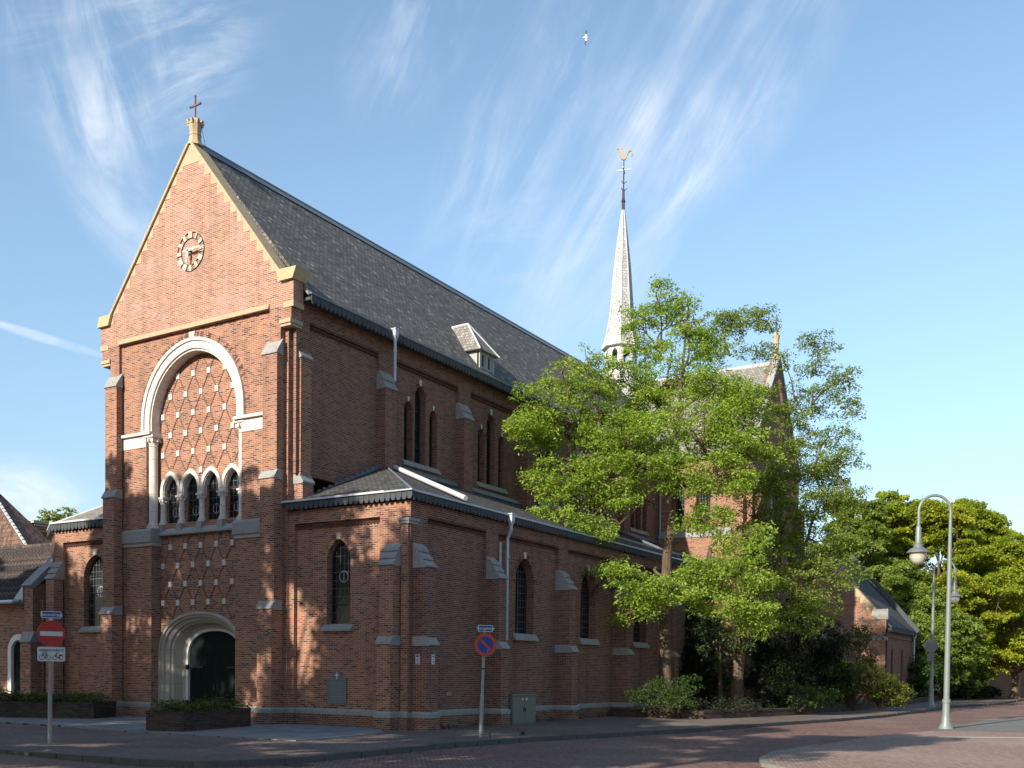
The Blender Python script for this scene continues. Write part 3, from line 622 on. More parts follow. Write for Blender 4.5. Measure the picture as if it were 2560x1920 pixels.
def buttress_side(y0, y1, stages, xb, caps, name='buttress', brick='brick_side'):
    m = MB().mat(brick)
    for z0, z1, x in stages: m.box(xb, x, y0, y1, z0, z1)
    o = m.build(name, parent=church)
    for z0, z1, x0, x1, n in caps:
        c = MB().mat('grey'); pr = [(xb+.01, z0-.03), (x0-.03, z0-.03)]
        for k in range(n):
            a, b = k/n, (k+1)/n; zl, zh = z0+(z1-z0)*a, z0+(z1-z0)*b; xl, xh = x0+(x1-x0)*a, x0+(x1-x0)*b
            pr += ([(xl+.05, zl)] if k == 0 else [(xl+.045, zl-.015)])+[(xl+.035, zl+.06), (xh+.002, zh-.02)]
        c.prism(pr+[(x1, z1), (xb+.01, z1)], (lambda p, a_: (p[0], a_, p[1])), y0-.035, y1+.035); c.build('weathering', parent=o)
    return o
for s in (-1, 1):
    x0, x1 = sorted((s*3.66, s*4.30))
    buttress_front(x0, x1, [(ZB, 3.74, -.40), (3.74, 7.99, -.30), (7.99, 12.03, -.20)], .05, [(3.76, 4.06, -.40, -.29, 1), (8.0, 8.30, -.30, -.19, 1), (12.03, 12.52, -.20, .02, 1)])
buttress_side(.45, .96, [(6.9, 7.9, 4.83), (7.9, 12.0, 4.73)], 4.3, [(7.92, 8.2, 4.83, 4.72, 1), (12.0, 12.52, 4.73, 4.45, 1)], brick='brick')
m = MB().mat('brick').box(-5.0, -4.3, .45, .96, 6.9, 12.0).build('buttress', parent=church)
# --- nave side wall above the aisle, five bays
NX, NP = 4.66, 4.54; BAY = 5.03
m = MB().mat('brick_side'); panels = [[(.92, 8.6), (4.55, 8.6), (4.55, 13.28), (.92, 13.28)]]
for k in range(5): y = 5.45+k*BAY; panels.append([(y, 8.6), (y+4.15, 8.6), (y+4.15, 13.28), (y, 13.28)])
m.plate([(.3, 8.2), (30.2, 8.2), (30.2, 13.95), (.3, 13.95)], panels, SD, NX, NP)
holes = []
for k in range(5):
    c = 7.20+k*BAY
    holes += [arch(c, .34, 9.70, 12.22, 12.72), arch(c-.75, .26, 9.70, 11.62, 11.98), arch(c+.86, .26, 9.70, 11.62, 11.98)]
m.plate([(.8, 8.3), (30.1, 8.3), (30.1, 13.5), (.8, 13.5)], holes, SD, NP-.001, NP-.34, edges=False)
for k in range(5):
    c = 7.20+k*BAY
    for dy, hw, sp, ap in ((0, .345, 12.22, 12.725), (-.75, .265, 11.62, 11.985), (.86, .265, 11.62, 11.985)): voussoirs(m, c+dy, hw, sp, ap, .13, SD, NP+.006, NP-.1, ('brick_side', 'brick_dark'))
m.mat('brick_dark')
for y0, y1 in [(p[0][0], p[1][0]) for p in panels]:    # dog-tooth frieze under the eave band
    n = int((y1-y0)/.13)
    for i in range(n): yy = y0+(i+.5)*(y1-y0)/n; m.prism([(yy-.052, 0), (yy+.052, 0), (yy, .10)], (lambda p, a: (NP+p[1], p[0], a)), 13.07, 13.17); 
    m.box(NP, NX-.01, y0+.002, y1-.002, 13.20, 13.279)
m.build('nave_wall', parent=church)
MB().mat('brick_side').box(-4.66, -4.5, .3, 30.2, 7.0, 13.95).box(-4.5, 4.3, 44.5, 45, 0, 13.9).build('north_wall', parent=church)
for k in range(5):
    c = 7.20+k*BAY
    for dy, hw, sp, ap in ((0, .335, 12.22, 12.71), (-.75, .255, 11.62, 11.97), (.86, .255, 11.62, 11.97)): window(church, c+dy, hw, 9.66, sp, ap, NP-.28, SD, glass='darkglass', bars=(10.4, 11.1, 11.8))
    m = MB().mat('grey')
    for dy, w in ((-.74, .34), (.07, .44), (.88, .38)):
        m.prism([(NP-.2, 9.74), (NP+.005, 9.74), (NP+.10, 9.57), (NP+.10, 9.53), (NP-.2, 9.53)], (lambda p, a: (p[0], a, p[1])), c+dy-w, c+dy+w-.004)
    m.build('window_sill', parent=church)
    m = MB().mat('white')
    for dy, hw, ap, h in ((0, .09, 12.73, .22), (-.75, .06, 11.99, .15), (.86, .06, 11.99, .15)): m.prism([(c+dy-hw*.6, ap-.02), (c+dy+hw*.6, ap-.02), (c+dy+hw, ap+h), (c+dy-hw, ap+h)], SD, NP+.012, NP-.1)
    m.build('keystone', parent=church)
for k in range(5):
    y = 4.58+k*BAY; buttress_side(y, y+.66, [(8.8, 12.0, 4.93)], 4.5, [(12.0, 12.62, 4.93, 4.66, 2)])
# --- roofs
def roof_x(m, xr, zr, xe, ze, y0, y1, th=.10):          # a slope falling toward +x or -x
    s = 1 if xe > xr else -1; n = Vector((s*(zr-ze), 0, abs(xe-xr))).normalized()*th
    P = [Vector((xr, y0, zr)), Vector((xr, y1, zr)), Vector((xe, y1, ze)), Vector((xe, y0, ze))]
    return m.hexa([p-n for p in P]+P)
m = MB().mat('slate'); roof_x(m, 0, 19.95, 5.12, 13.98, .44, 46); roof_x(m, 0, 19.951, -5.12, 13.98, .44, 46); m.build('nave_roof', parent=church)
m = MB().mat('lead')
for s in (-1, 1): m.add([(0, .45, 20.03), (0, 46, 20.03), (s*.27, 46, 19.70), (s*.27, .45, 19.70)], [(0, 1, 2, 3)])
m.tube([(0, .45, 20.0), (0, 46, 20.0)], .06, 8); m.build('ridge_cap', parent=church)
m = MB().mat('slate_fascia'); scallops(m, (5.10, .5, 0), (5.10, 29.9, 0), (1, 0, 0), 13.68, 13.97, .21); m.box(4.67, 5.09, .5, 30, 13.80, 13.90); m.mat('lead').box(5.09, 5.16, .47, 29.9, 13.965, 14.02); m.build('eave_fascia', parent=church)
def downpipe(x, y, z0, z1, jog=None, hopper=True, r=.055, ox=.1, name='downpipe', mat='zinc'):
    m = MB().mat(mat); top = z1-.35 if hopper else z1
    m.tube([(x, y, z0), (x, y, z0+.25*(top-z0)), (x, y, top)] if not jog else [(x, y, z0), (x, y, top-.5)]+[(jog[0], jog[1], top-.2), (jog[0], jog[1], top)], r, 10)
    for z in (z0+(top-z0)*.33, z0+(top-z0)*.72): m.lathe((x, y, z-.03), [(r*1.3, 0), (r*1.3, .06)], 10)
    if hopper: m.mat('zinc'); hx, hy = (jog[0], jog[1]) if jog else (x, y); m.lathe((hx, hy, top-.05), [(r*1.1, 0), (.10, .10), (.13, .16), (.13, .36), (.155, .38), (.155, .42)], 4, twist=math.pi/4)
    return m.build(name, parent=church, smooth=False)
downpipe(5.22, 4.75, 12.2, 14.05); downpipe(5.0, 16.0, 12.1, 14.05); downpipe(4.78, 29.8, 9.3, 13.9, hopper=False)
# dormer
m = MB().mat('woodgrey'); m.box(3.5, 4.78, 10.86, 10.93, 13.9, 15.0); m.box(3.5, 4.78, 11.87, 11.94, 13.9, 15.0)
m.plate([(10.86, 14.30), (11.94, 14.30), (11.94, 15.06), (10.86, 15.06)], [[(11.06, 14.42), (11.26, 14.42), (11.26, 14.9), (11.06, 14.9)], [(11.52, 14.42), (11.72, 14.42), (11.72, 14.9), (11.52, 14.9)]], SD, 4.80, 4.70)
for yy in (10.9, 11.39, 11.9): m.box(4.80, 4.84, yy-.05, yy+.05, 14.3, 15.06)
dm = m.build('dormer', parent=church)
m = MB().mat('slate_grey'); E_ = [(4.98, 10.66, 15.03), (4.98, 12.14, 15.03)]; RF, RB = (3.86, 11.4, 16.42), (3.05, 11.4, 16.40); BK = [(3.7, 10.66, 15.03), (3.7, 12.14, 15.03)]
m.add([E_[0], RF, RB, BK[0]], [(0, 1, 2, 3)]); m.add([E_[1], RF, RB, BK[1]], [(0, 1, 2, 3)]); m.add([E_[0], E_[1], RF], [(0, 1, 2)]); m.add([E_[0], E_[1], BK[1], BK[0]], [(0, 1, 2, 3)])
m.mat('zinc_light')
for a, b in ((E_[0], RF), (E_[1], RF), (RF, RB), (RB, BK[0])): m.tube([a, b], .045, 6)
m.build('dormer_roof', parent=dm)
MB().mat('pane').box(4.71, 4.73, 11.02, 11.30, 14.4, 14.92).box(4.71, 4.73, 11.48, 11.76, 14.4, 14.92).build('dormer_window', parent=dm)
# --- right aisle: front wall
AY, AYP, AX, AXP = .25, .39, 9.40, 9.28
m = MB().mat('brick')
m.plate([(4.415, ZB), (9.34, ZB), (9.34, 6.96), (4.415, 6.96)], [[(4.66, ZB+.02), (8.22, ZB+.02), (8.22, 6.53), (4.66, 6.53)]], FR, AY, AYP, edges=True)
wf = arch(6.44, .49, 3.26, 5.30, 5.98)
m.plate([(4.6, ZB), (8.3, ZB), (8.3, 6.6), (4.6, 6.6)], [wf], FR, AYP+.001, AYP+.34, edges=False)
voussoirs(m, 6.44, .495, 5.30, 5.985, .20, FR, AYP-.006, AYP+.1)
m.mat('brick_dark'); n = 27
for i in range(n): xx = 4.66+(i+.5)*(8.22-4.66)/n; m.prism([(xx-.05, 0), (xx+.05, 0), (xx, .10)], (lambda p, a: (p[0], AYP-p[1], a)), 6.37, 6.46)
m.mat('brick').box(9.12, 9.36, .17, .6, ZB, 6.24).build('aisle_front_wall', parent=church)
window(church, 6.44, .485, 3.24, 5.30, 5.97, AYP+.26, FR, bars=(3.9, 4.55, 5.2), seal=(4.80, .19))
MB().mat('grey').prism([(AYP-.13, 3.04), (AYP-.13, 3.09), (AYP+.02, 3.27), (AYP+.33, 3.27), (AYP+.33, 3.04)], (lambda p, a: (a, p[0], p[1])), 5.80, 7.05).build('window_sill', parent=church)
MB().mat('sand').prism([(6.38, 5.97), (6.50, 5.97), (6.53, 6.20), (6.35, 6.20)], FR, AYP-.013, AYP+.1).build('keystone', parent=church)
buttress_front(8.53, 9.06, [(ZB, 2.60, -.26), (2.60, 5.0, -.15)], .3, [(2.6, 2.86, -.26, -.14, 1), (4.99, 5.68, -.15, .24, 3)])
m = MB().mat('grey'); m.box(9.03, 9.42, .14, .62, 6.25, 6.33); m.box(9.00, 9.45, .11, .65, 6.34, 6.42); m.build('corner_stone', parent=church)
# right aisle: side wall, bays in step with the nave
AE = 22.3
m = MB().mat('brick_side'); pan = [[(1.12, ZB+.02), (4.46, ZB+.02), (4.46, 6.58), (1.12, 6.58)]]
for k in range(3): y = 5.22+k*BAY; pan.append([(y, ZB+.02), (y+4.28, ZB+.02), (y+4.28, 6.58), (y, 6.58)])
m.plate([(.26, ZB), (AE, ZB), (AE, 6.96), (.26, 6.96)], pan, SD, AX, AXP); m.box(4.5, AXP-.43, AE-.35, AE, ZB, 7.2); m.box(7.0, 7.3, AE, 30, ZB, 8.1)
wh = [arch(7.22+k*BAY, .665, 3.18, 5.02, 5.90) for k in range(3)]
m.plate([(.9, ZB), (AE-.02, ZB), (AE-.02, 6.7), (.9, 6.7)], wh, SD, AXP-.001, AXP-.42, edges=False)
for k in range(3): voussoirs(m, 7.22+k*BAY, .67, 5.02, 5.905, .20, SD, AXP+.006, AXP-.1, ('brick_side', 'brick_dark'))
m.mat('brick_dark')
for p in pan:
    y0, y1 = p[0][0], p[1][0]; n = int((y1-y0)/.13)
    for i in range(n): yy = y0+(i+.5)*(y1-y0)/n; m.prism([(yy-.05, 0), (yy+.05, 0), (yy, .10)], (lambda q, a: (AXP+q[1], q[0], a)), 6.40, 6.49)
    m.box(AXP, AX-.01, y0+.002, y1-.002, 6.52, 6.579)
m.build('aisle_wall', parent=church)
for k in range(3):
    c = 7.22+k*BAY
    window(church, c, .655, 3.16, 5.02, 5.88, AXP-.34, SD, bars=(3.85, 4.5, 5.1), mull=1)
    m = MB().mat('grey'); m.prism([(AXP-.4, 3.2), (AXP+.02, 3.18), (AXP+.14, 2.98), (AXP+.14, 2.93), (AXP-.4, 2.93)], (lambda p, a: (p[0], a, p[1])), c-.80, c+.82); m.build('window_sill', parent=church)
    MB().mat('white').prism([(c-.06, 5.89), (c+.06, 5.89), (c+.09, 6.12), (c-.09, 6.12)], SD, AXP+.014, AXP-.1).build('keystone', parent=church)
for k, y in enumerate([.40]+[4.50+j*BAY for j in range(4)]):
    buttress_side(y, y+.46, [(ZB, 2.58, 10.02), (2.58, 4.95, 9.91)], 9.2, [(2.58, 2.85, 10.02, 9.90, 1), (4.95, 5.68, 9.91, 9.42, 3)])
# plinth with its bluestone drip
def plinth(path, brick):
    m = MB().mat(brick).sweep(path, [(-.1, ZB), (.055, ZB), (.055, .375), (-.1, .375)]); m.mat('grey').sweep(path, [(-.1, .376), (.065, .376), (.07, .49), (.003, .555), (-.1, .555)]); return m.build('plinth', parent=church)
plinth([(-7.43, .25), (-4.415, .25), (-4.415, .2), (-4.30, .2), (-4.30, -.40), (-3.66, -.40), (-3.66, .1), (-2.13, .1), (-2.13, .5)], 'brick')
plinth([(2.13, .5), (2.13, .1), (3.66, .1), (3.66, -.40), (4.30, -.40), (4.30, .2), (4.42, .2), (4.42, .25), (4.66, .25), (4.66, .39), (8.22, .39), (8.22, .25), (8.53, .25), (8.53, -.26), (9.06, -.26), (9.06, .17), (9.36, .17), (9.36, .40), (10.02, .40), (10.02, .86), (9.40, .86), (9.40, 1.12), (9.28, 1.12), (9.28, 4.46), (9.40, 4.46), (9.40, 4.50), (10.02, 4.50), (10.02, 4.96), (9.40, 4.96), (9.40, 5.22), (9.28, 5.22), (9.28, 9.50), (9.40, 9.50), (9.40, 9.53), (10.02, 9.53), (10.02, 9.99), (9.40, 9.99), (9.40, 10.25), (9.28, 10.25), (9.28, 14.53), (9.40, 14.53), (9.40, 14.56), (10.02, 14.56), (10.02, 15.02), (9.40, 15.02), (9.40, 19.5)], 'brick_side')
# aisle roof, hipped to the front
m = MB().mat('slate_low'); EV = 7.23; x0, x1 = 4.54, 9.58; ytop, zt = 5.0, 9.26
cz_ = lambda x: zt-(x-x0)*(zt-EV)/(x1-x0)
m.add([(x0, ytop, zt), (x1, .08, EV), (x1, AE+.1, EV), (x0, AE+.1, zt)], [(0, 1, 2, 3)]); m.add([(x0, AE+.1, zt), (7.5, AE+.1, cz_(7.5)), (7.5, 30, cz_(7.5)), (x0, 30, zt)], [(0, 1, 2, 3)])
m.add([(x0, ytop, zt), (x1, .08, EV), (4.40, .08, EV)], [(0, 1, 2)]); m.add([(x0, ytop, zt), (4.40, .08, EV), (x0-.1, .08, EV)], [(0, 1, 2)])
m.build('aisle_roof', parent=church)
m = MB().mat('lead'); m.tube([(x0+.1, 5.0, zt+.01), (x1-.05, .15, EV+.03)], .035, 6)
for k in range(16):
    a, b = k/16, (k+1)/16; m.prism([(.5+4.5*a, EV+.02+(zt-EV)*a), (.5+4.5*b, EV+.02+(zt-EV)*b), (.5+4.5*b, EV+.10+(zt-EV)*b), (.5+4.5*a+.02, EV+.10+(zt-EV)*b)], SD, NX+.012, NX-.05)
m.box(NP, NX+.03, 5.0, 30, zt-.03, zt+.12); m.build('flashing', parent=church)
m = MB().mat('slate_fascia'); scallops(m, (4.42, .09, 0), (9.60, .09, 0), (0, -1, 0), 6.96, 7.22, .205); scallops(m, (9.56, .10, 0), (9.56, AE, 0), (1, 0, 0), 6.94, 7.20, .205); m.box(4.42, 9.55, .10, .24, 7.0, 7.15); m.box(9.41, 9.555, .24, AE, 7.0, 7.15)
m.mat('zinc_light').box(4.16, 8.55, -.0, .12, 7.215, 7.275); m.mat('zinc').box(8.551, 9.63, .0, .12, 7.21, 7.255); m.box(9.55, 9.63, .121, AE, 7.19, 7.25); m.build('eave_fascia', parent=church)
for mt, p0, p1, r_ in (('zinc_light', (4.95, 5.15, 9.22), (9.5, 3.05, 7.42), .085), ('lead', (4.75, 16.5, 9.3), (9.4, 13.4, 7.40), .07), ('lead', (4.75, 24.5, 9.3), (9.3, 21.6, 7.42), .07)): MB().mat(mt).tube([p0, p1], r_, 10).build('roof_pipe', parent=church)
downpipe(9.52, 5.62, 2.9, 7.25, r=.06, jog=(9.66, 5.62)); 
MB().mat('zinc').tube([(9.45, 5.27, 5.35), (9.45, 5.27, 6.25)], .045, 8).build('downpipe', parent=church)
# --- left aisle (a canted chapel)
m = MB().mat('brick'); LE = -7.95
m.plate([(LE, ZB), (-4.415, ZB), (-4.415, 7.05), (LE, 7.05)], [[(-7.43, ZB+.02), (-4.7, ZB+.02), (-4.7, 6.62), (-7.43, 6.62)]], FR, .25, .39)
m.plate([(-7.6, ZB), (-4.42, ZB), (-4.42, 6.7), (-7.6, 6.7)], [arch(-5.67, .70, 3.36, 5.2, 6.08)], FR, .391, .74, edges=False)
voussoirs(m, -5.67, .705, 5.2, 6.085, .21, FR, .384, .5)
P2 = (LE-1.9, .25+1.15)
m.add([(LE, .25, ZB), (P2[0], P2[1], ZB), (P2[0], P2[1], 7.05), (LE, .25, 7.05)], [(0, 1, 2, 3)]); m.add([(P2[0], P2[1], ZB), (P2[0]-.3, 6, ZB), (P2[0]-.3, 6, 7.05), (P2[0], P2[1], 7.05)], [(0, 1, 2, 3)])
m.mat('brick_dark')
for i in range(20): xx = -7.43+(i+.5)*2.73/20; m.prism([(xx-.05, 0), (xx+.05, 0), (xx, .10)], (lambda p, a: (p[0], .39-p[1], a)), 6.46, 6.55)
m.build('chapel_wall', parent=church)
window(church, -5.67, .69, 3.34, 5.2, 6.06, .64, FR, bars=(4.0, 4.65, 5.3), seal=(4.7, .2))
MB().mat('grey').prism([(.26, 3.14), (.26, 3.19), (.41, 3.37), (.72, 3.37), (.72, 3.14)], (lambda p, a: (a, p[0], p[1])), -6.52, -4.82).build('window_sill', parent=church)
MB().mat('white').prism([(-5.75, 6.07), (-5.59, 6.07), (-5.53, 6.32), (-5.81, 6.32)], FR, .377, .5).build('keystone', parent=church)
buttress_front(-7.93, -7.43, [(ZB, 5.2, -.15)], .3, [(5.2, 5.9, -.15, .24, 3)])
m = MB().mat('slate_fascia'); scallops(m, (LE-.02, .11, 0), (-4.42, .11, 0), (0, -1, 0), 7.06, 7.34, .205); d = Vector((P2[0]-LE, P2[1]-.25, 0)).normalized(); nrm = Vector((d.y, -d.x, 0))
if nrm.y > 0: nrm = -nrm
a = Vector((LE-.02, .11, 0)); scallops(m, a+d*2.2, a, nrm, 7.06, 7.34, .205); m.mat('zinc_light').box(LE-.03, -4.3, .02, .13, 7.335, 7.40); m.obox(a+d*1.1+Vector((0, 0, 7.365)), d*1.1, nrm*.05, (0, 0, .03)); m.build('eave_fascia', parent=church)
m = MB().mat('slate_grey'); ap = (-4.55, 4.3, 9.75); E0, E1, E2 = (-4.4, .08, 7.33), (LE-.05, .08, 7.33), (P2[0]-.1, P2[1]-.1, 7.33)
m.add([E0, E1, ap], [(0, 1, 2)]); m.add([E1, E2, ap], [(0, 1, 2)]); m.add([E2, (P2[0]-.3, 6, 7.33), ap], [(0, 1, 2)]); m.mat('zinc_light').tube([E1, ap], .04, 6); m.build('chapel_roof', parent=church)
# --- transept
TX, TY0, TY1, TR = 10.1, 30.0, 38.9, 34.45
m = MB().mat('brick')
tw = [arch(7.28, .42, 10.0, 11.9, 12.6), arch(5.75, .42, 10.0, 11.9, 12.6)]
m.plate([(4.5, ZB), (TX, ZB), (TX, 14.0), (4.5, 14.0)], tw, FR, TY0, TY0+.4, edges=False)
m.box(9.1, 9.75, TY0-.45, TY0+.1, ZB, 11.5); m.box(4.7, 9.1, TY0-.25, TY0+.1, ZB, 9.45)
for cx in (7.28, 5.75): voussoirs(m, cx, .425, 11.9, 12.605, .2, FR, TY0-.01, TY0+.1)
m.mat('brick_side'); gp = [(TY0+.001, ZB), (TY1, ZB), (TY1, 14.0), (TR, 20.3), (TY0+.001, 14.0)]
m.plate(gp, [arch(TR, 1.1, 8.0, 11.5, 13.2)], SD, TX, TX-.5); m.box(TX, TX+.5, TY0+.4, TY0+1.1, ZB, 11.8); m.box(TX, TX+.5, TY1-1.1, TY1-.4, ZB, 11.8)
m.build('transept_wall', parent=church)
for cx in (7.28, 5.75): window(church, cx, .415, 10.0, 11.9, 12.58, TY0+.28, FR, bars=(10.7, 11.4))
window(church, TR, 1.08, 8.0, 11.5, 13.18, TX-.3, SD, bars=(9, 10, 11), mull=2)
MB().mat('grey').prism([(TY0-.30, 9.46), (TY0-.30, 9.52), (TY0-.0, 9.95), (TY0-.0, 9.46)], (lambda p, a: (a, p[0], p[1])), 4.7, 9.1).build('window_sill', parent=church)
m = MB().mat('slate_grey')
for s, ye in ((-1, TY0-.35), (1, TY1+.35)):
    P = [Vector((0, TR, 19.9)), Vector((TX-.3, TR, 19.9)), Vector((TX-.3, ye, 13.9)), Vector((0, ye, 13.9))]; nn = Vector((0, s*6., 4.8)).normalized()*.1; m.hexa([p-nn for p in P]+P)
m.mat('zinc_light').tube([(.5, TR, 19.95), (TX-.3, TR, 19.95)], .10, 6); m.build('transept_roof', parent=church)
m = MB().mat('grey')
for s in (-1, 1):
    a, b = Vector((0, TR+s*4.6, 13.9)), Vector((0, TR, 20.22)); d = (b-a).normalized(); nn = Vector((0, s*abs(d.z), abs(d.y)))
    V8 = [p+Vector((x, 0, 0))+nn*h for p in (a, b) for x, h in ((TX-.34, -.02), (TX-.34, .08), (TX+.06, .08), (TX+.06, -.02))]
    m.add(V8, [(0, 1, 2, 3), (7, 6, 5, 4), (0, 4, 5, 1), (1, 5, 6, 2), (2, 6, 7, 3), (3, 7, 4, 0)])
m.build('gable_coping', parent=church)
m = MB().mat('sand'); m.lathe((TX-.2, TR, 20.1), [(.28, 0), (.22, .3), (.17, .5), (.165, .9), (.20, .94), (.165, 1.0), (.18, 1.2), (.23, 1.4), (.15, 1.45), (.10, 1.6), (.04, 1.65)], 8); f2 = m.build('finial', parent=church)
m = MB().mat('iron_rust'); m.tube([(TX-.2, TR, 21.7), (TX-.2, TR, 22.55)], .03, 6); m.box(TX-.225, TX-.175, TR-.22, TR+.22, 22.2, 22.26); m.build('cross', parent=f2)
# --- ridge turret
sp = MB().mat('slate_tower'); SXY = (0, 34.35); O8 = math.pi/8
sp.lathe((*SXY, 0), [(1.27, 22.22), (1.05, 22.75), (.90, 23.35), (.83, 23.7), (.72, 24.6), (.50, 27.4), (.27, 29.4), (.07, 30.9)], 8, twist=O8)
spire = sp.build('spire', parent=church)
m = MB().mat('slate_tower'); m.lathe((*SXY, 0), [(1.35, 18.4), (1.10, 20.0), (1.06, 20.75), (1.10, 20.8), (1.02, 20.9)], 8, twist=O8)
m.mat('whitepaint')
for k in range(8):
    a = k*math.pi/4; u = Vector((-math.sin(a), math.cos(a), 0)); nn = Vector((math.cos(a), math.sin(a), 0)); c = Vector((*SXY, 0))
    hw = 1.02*math.sin(O8); ap_ = 1.02*math.cos(O8); fn = lambda p, dd: c+nn*(ap_-dd)+u*p[0]+Vector((0, 0, p[1]))
    m.plate([(-hw, 20.85), (hw, 20.85), (hw, 22.3), (-hw, 22.3)], [arch(0, .20, 20.98, 21.75, 22.1, 6)], fn, 0, .12)
m.build('belfry', parent=spire)
m = MB().mat('iron'); m.lathe((*SXY, 21.1), [(.42, 0), (.36, .12), (.28, .4), (.2, .6), (.05, .66)], 14); m.box(-.9, .9, 34.3, 34.4, 21.78, 21.88); m.tube([(-.5, 34.35, 21.0), (.1, 34.35, 21.8)], .03, 5); m.build('bell', parent=spire)
m = MB().mat('slate_tower')
for k in range(8):
    a = k*math.pi/4; u = Vector((-math.sin(a), math.cos(a), 0)); nn = Vector((math.cos(a), math.sin(a), 0)); c = Vector((*SXY, 0))
    tip = c+nn*.80+Vector((0, 0, 24.25)); back = c+nn*.60+Vector((0, 0, 24.3)); l = c+nn*.86-u*.36+Vector((0, 0, 23.3)); r_ = c+nn*.86+u*.36+Vector((0, 0, 23.3))
    m.add([l, r_, tip, back], [(0, 1, 2), (0, 2, 3), (1, 3, 2)]); m.mat('zinc_light'); m.tube([l, tip], .028, 5); m.tube([r_, tip], .028, 5); m.mat('slate_tower')
m.mat('zinc_light')
for k in range(8):
    a = k*math.pi/4+O8; e = Vector((math.cos(a), math.sin(a), 0)); m.tube([Vector((*SXY, z))+e*r_ for r_, z in ((1.28, 22.22), (1.06, 22.75), (.91, 23.35), (.84, 23.7), (.73, 24.6), (.51, 27.4), (.28, 29.4), (.08, 30.9))], .03, 5)
m.build('gablet', parent=spire)
m = MB().mat('iron'); m.lathe((*SXY, 30.85), [(.10, 0), (.10, .5), (.14, .6), (.09, .7), (.075, 1.3), (.045, 1.45), (.045, 2.3), (.03, 2.4), (.03, 3.3)], 8)
m.mat('zinc')
for a in (.3, .3+math.pi/2): m.obox((*SXY, 33.38), (.42*math.cos(a), .42*math.sin(a), 0), (-.03*math.sin(a), .03*math.cos(a), 0), (0, 0, .03))
m.mat('iron')
for z, l in ((32.55, .2), (32.1, .22)):
    for a in (.2, 2.3, 4.4): m.tube([(*SXY, z-.05), (l*math.cos(a), 34.35+l*math.sin(a), z+.12)], .02, 5)
m.build('vane_rod', parent=spire)
m = MB().mat('cock'); dx, dy = .94, .34; Pk = lambda p, t_: (p[0]*dx-t_*dy, 34.35+p[0]*dy+t_*dx, 34.0+p[1])
body = [(-.06, .02), (.08, .02), (.17, .14), (.20, .30), (.30, .46), (.42, .55), (.50, .46), (.53, .32), (.47, .16), (.56, .30), (.57, .50), (.44, .66), (.28, .62), (.16, .46), (.05, .36), (-.10, .42), (-.16, .60), (-.15, .74), (-.22, .83), (-.30, .84), (-.33, .76), (-.42, .70), (-.32, .68), (-.33, .58), (-.28, .50), (-.26, .30), (-.18, .12)]
m.prism(body, Pk, -.05, .05); m.build('weathercock', parent=spire)
# ------------------------------------------------------------ ground
ZR = -.12                                              # carriageway; pavements stand a kerb above it
def sheet(name, poly, z, mat, kind='structure'):
    m = MB().mat(mat); P = [Vector((p[0], p[1], 0)) for p in poly]
    zz = z if callable(z) else (lambda x, y: z)
    m.add([(p[0], p[1], zz(p[0], p[1])) for p in poly], [tuple(t) for t in tessellate_polygon([P])]); o = m.build(name); return struct(o, kind)
m = MB().mat('soil'); m.face([(-900, -900, -.30), (900, -900, -.30), (900, 900, -.30), (-900, 900, -.30)]); struct(m.build('ground'))
sheet('road', [(-160, -160), (160, -160), (160, 260), (-160, 260)], ZR, 'road')
KERB = [(-60, -11.6), (-20, -11.3), (6.2, -11.2), (9.9, -11.35), (11.6, -11.3), (12.7, -10.95), (13.3, -10.3), (13.62, -9.4), (13.68, -7.1), (13.62, -3.4), (13.98, -.84), (14.5, 1.5), (15.05, 3.5), (15.4, 5.1), (15.9, 7.1), (16.4, 11.3), (17.05, 15.3), (17.7, 18.8), (18.3, 24.2), (18.55, 33), (18.6, 42.9), (20.3, 55), (20.3, 110)]
def pz(x, y):                                          # the paving falls to the street at the far left
    t = min(1, max(0, (x-3)/8)); u = min(1, max(0, (-4.5-y)/3)); return -.0-.105*(1-t)*u
def inset(path, d):
    P = [Vector(p) for p in path]; out = []
    for i, p in enumerate(P):
        a = (P[min(i+1, len(P)-1)]-P[max(i-1, 0)]).normalized(); out.append((p.x-a.y*d, p.y+a.x*d))
    return out
inner = inset(KERB, .15)
sheet('pavement', inner+[(12, 110), (10, 30), (8, 2), (-9, 3), (-60, 3)], pz, 'pave')
m = MB().mat('kerb_dark')
for i in range(len(KERB)-1):
    (ax, ay), (bx, by), (cx, cy), (dx, dy) = KERB[i], KERB[i+1], inner[i+1], inner[i]; n = max(1, round(math.hypot(bx-ax, by-ay)/1.0)) if math.hypot(bx-ax, by-ay) < 30 else 6
    for k in range(n):
        f, g = k/n+.006, (k+1)/n-.006; L_ = lambda p, q, t_: (p[0]+(q[0]-p[0])*t_, p[1]+(q[1]-p[1])*t_)
        o0, o1, i0, i1 = L_((ax, ay), (bx, by), f), L_((ax, ay), (bx, by), g), L_((dx, dy), (cx, cy), f), L_((dx, dy), (cx, cy), g); h = random.uniform(-.004, .006)
        m.hexa([(*o0, -.28), (*o1, -.28), (*i1, -.28), (*i0, -.28), (*o0, pz(*o0)+.006+h), (*o1, pz(*o1)+.006+h), (*i1, pz(*i1)+.006+h), (*i0, pz(*i0)+.006+h)])
struct(m.build('kerb'))
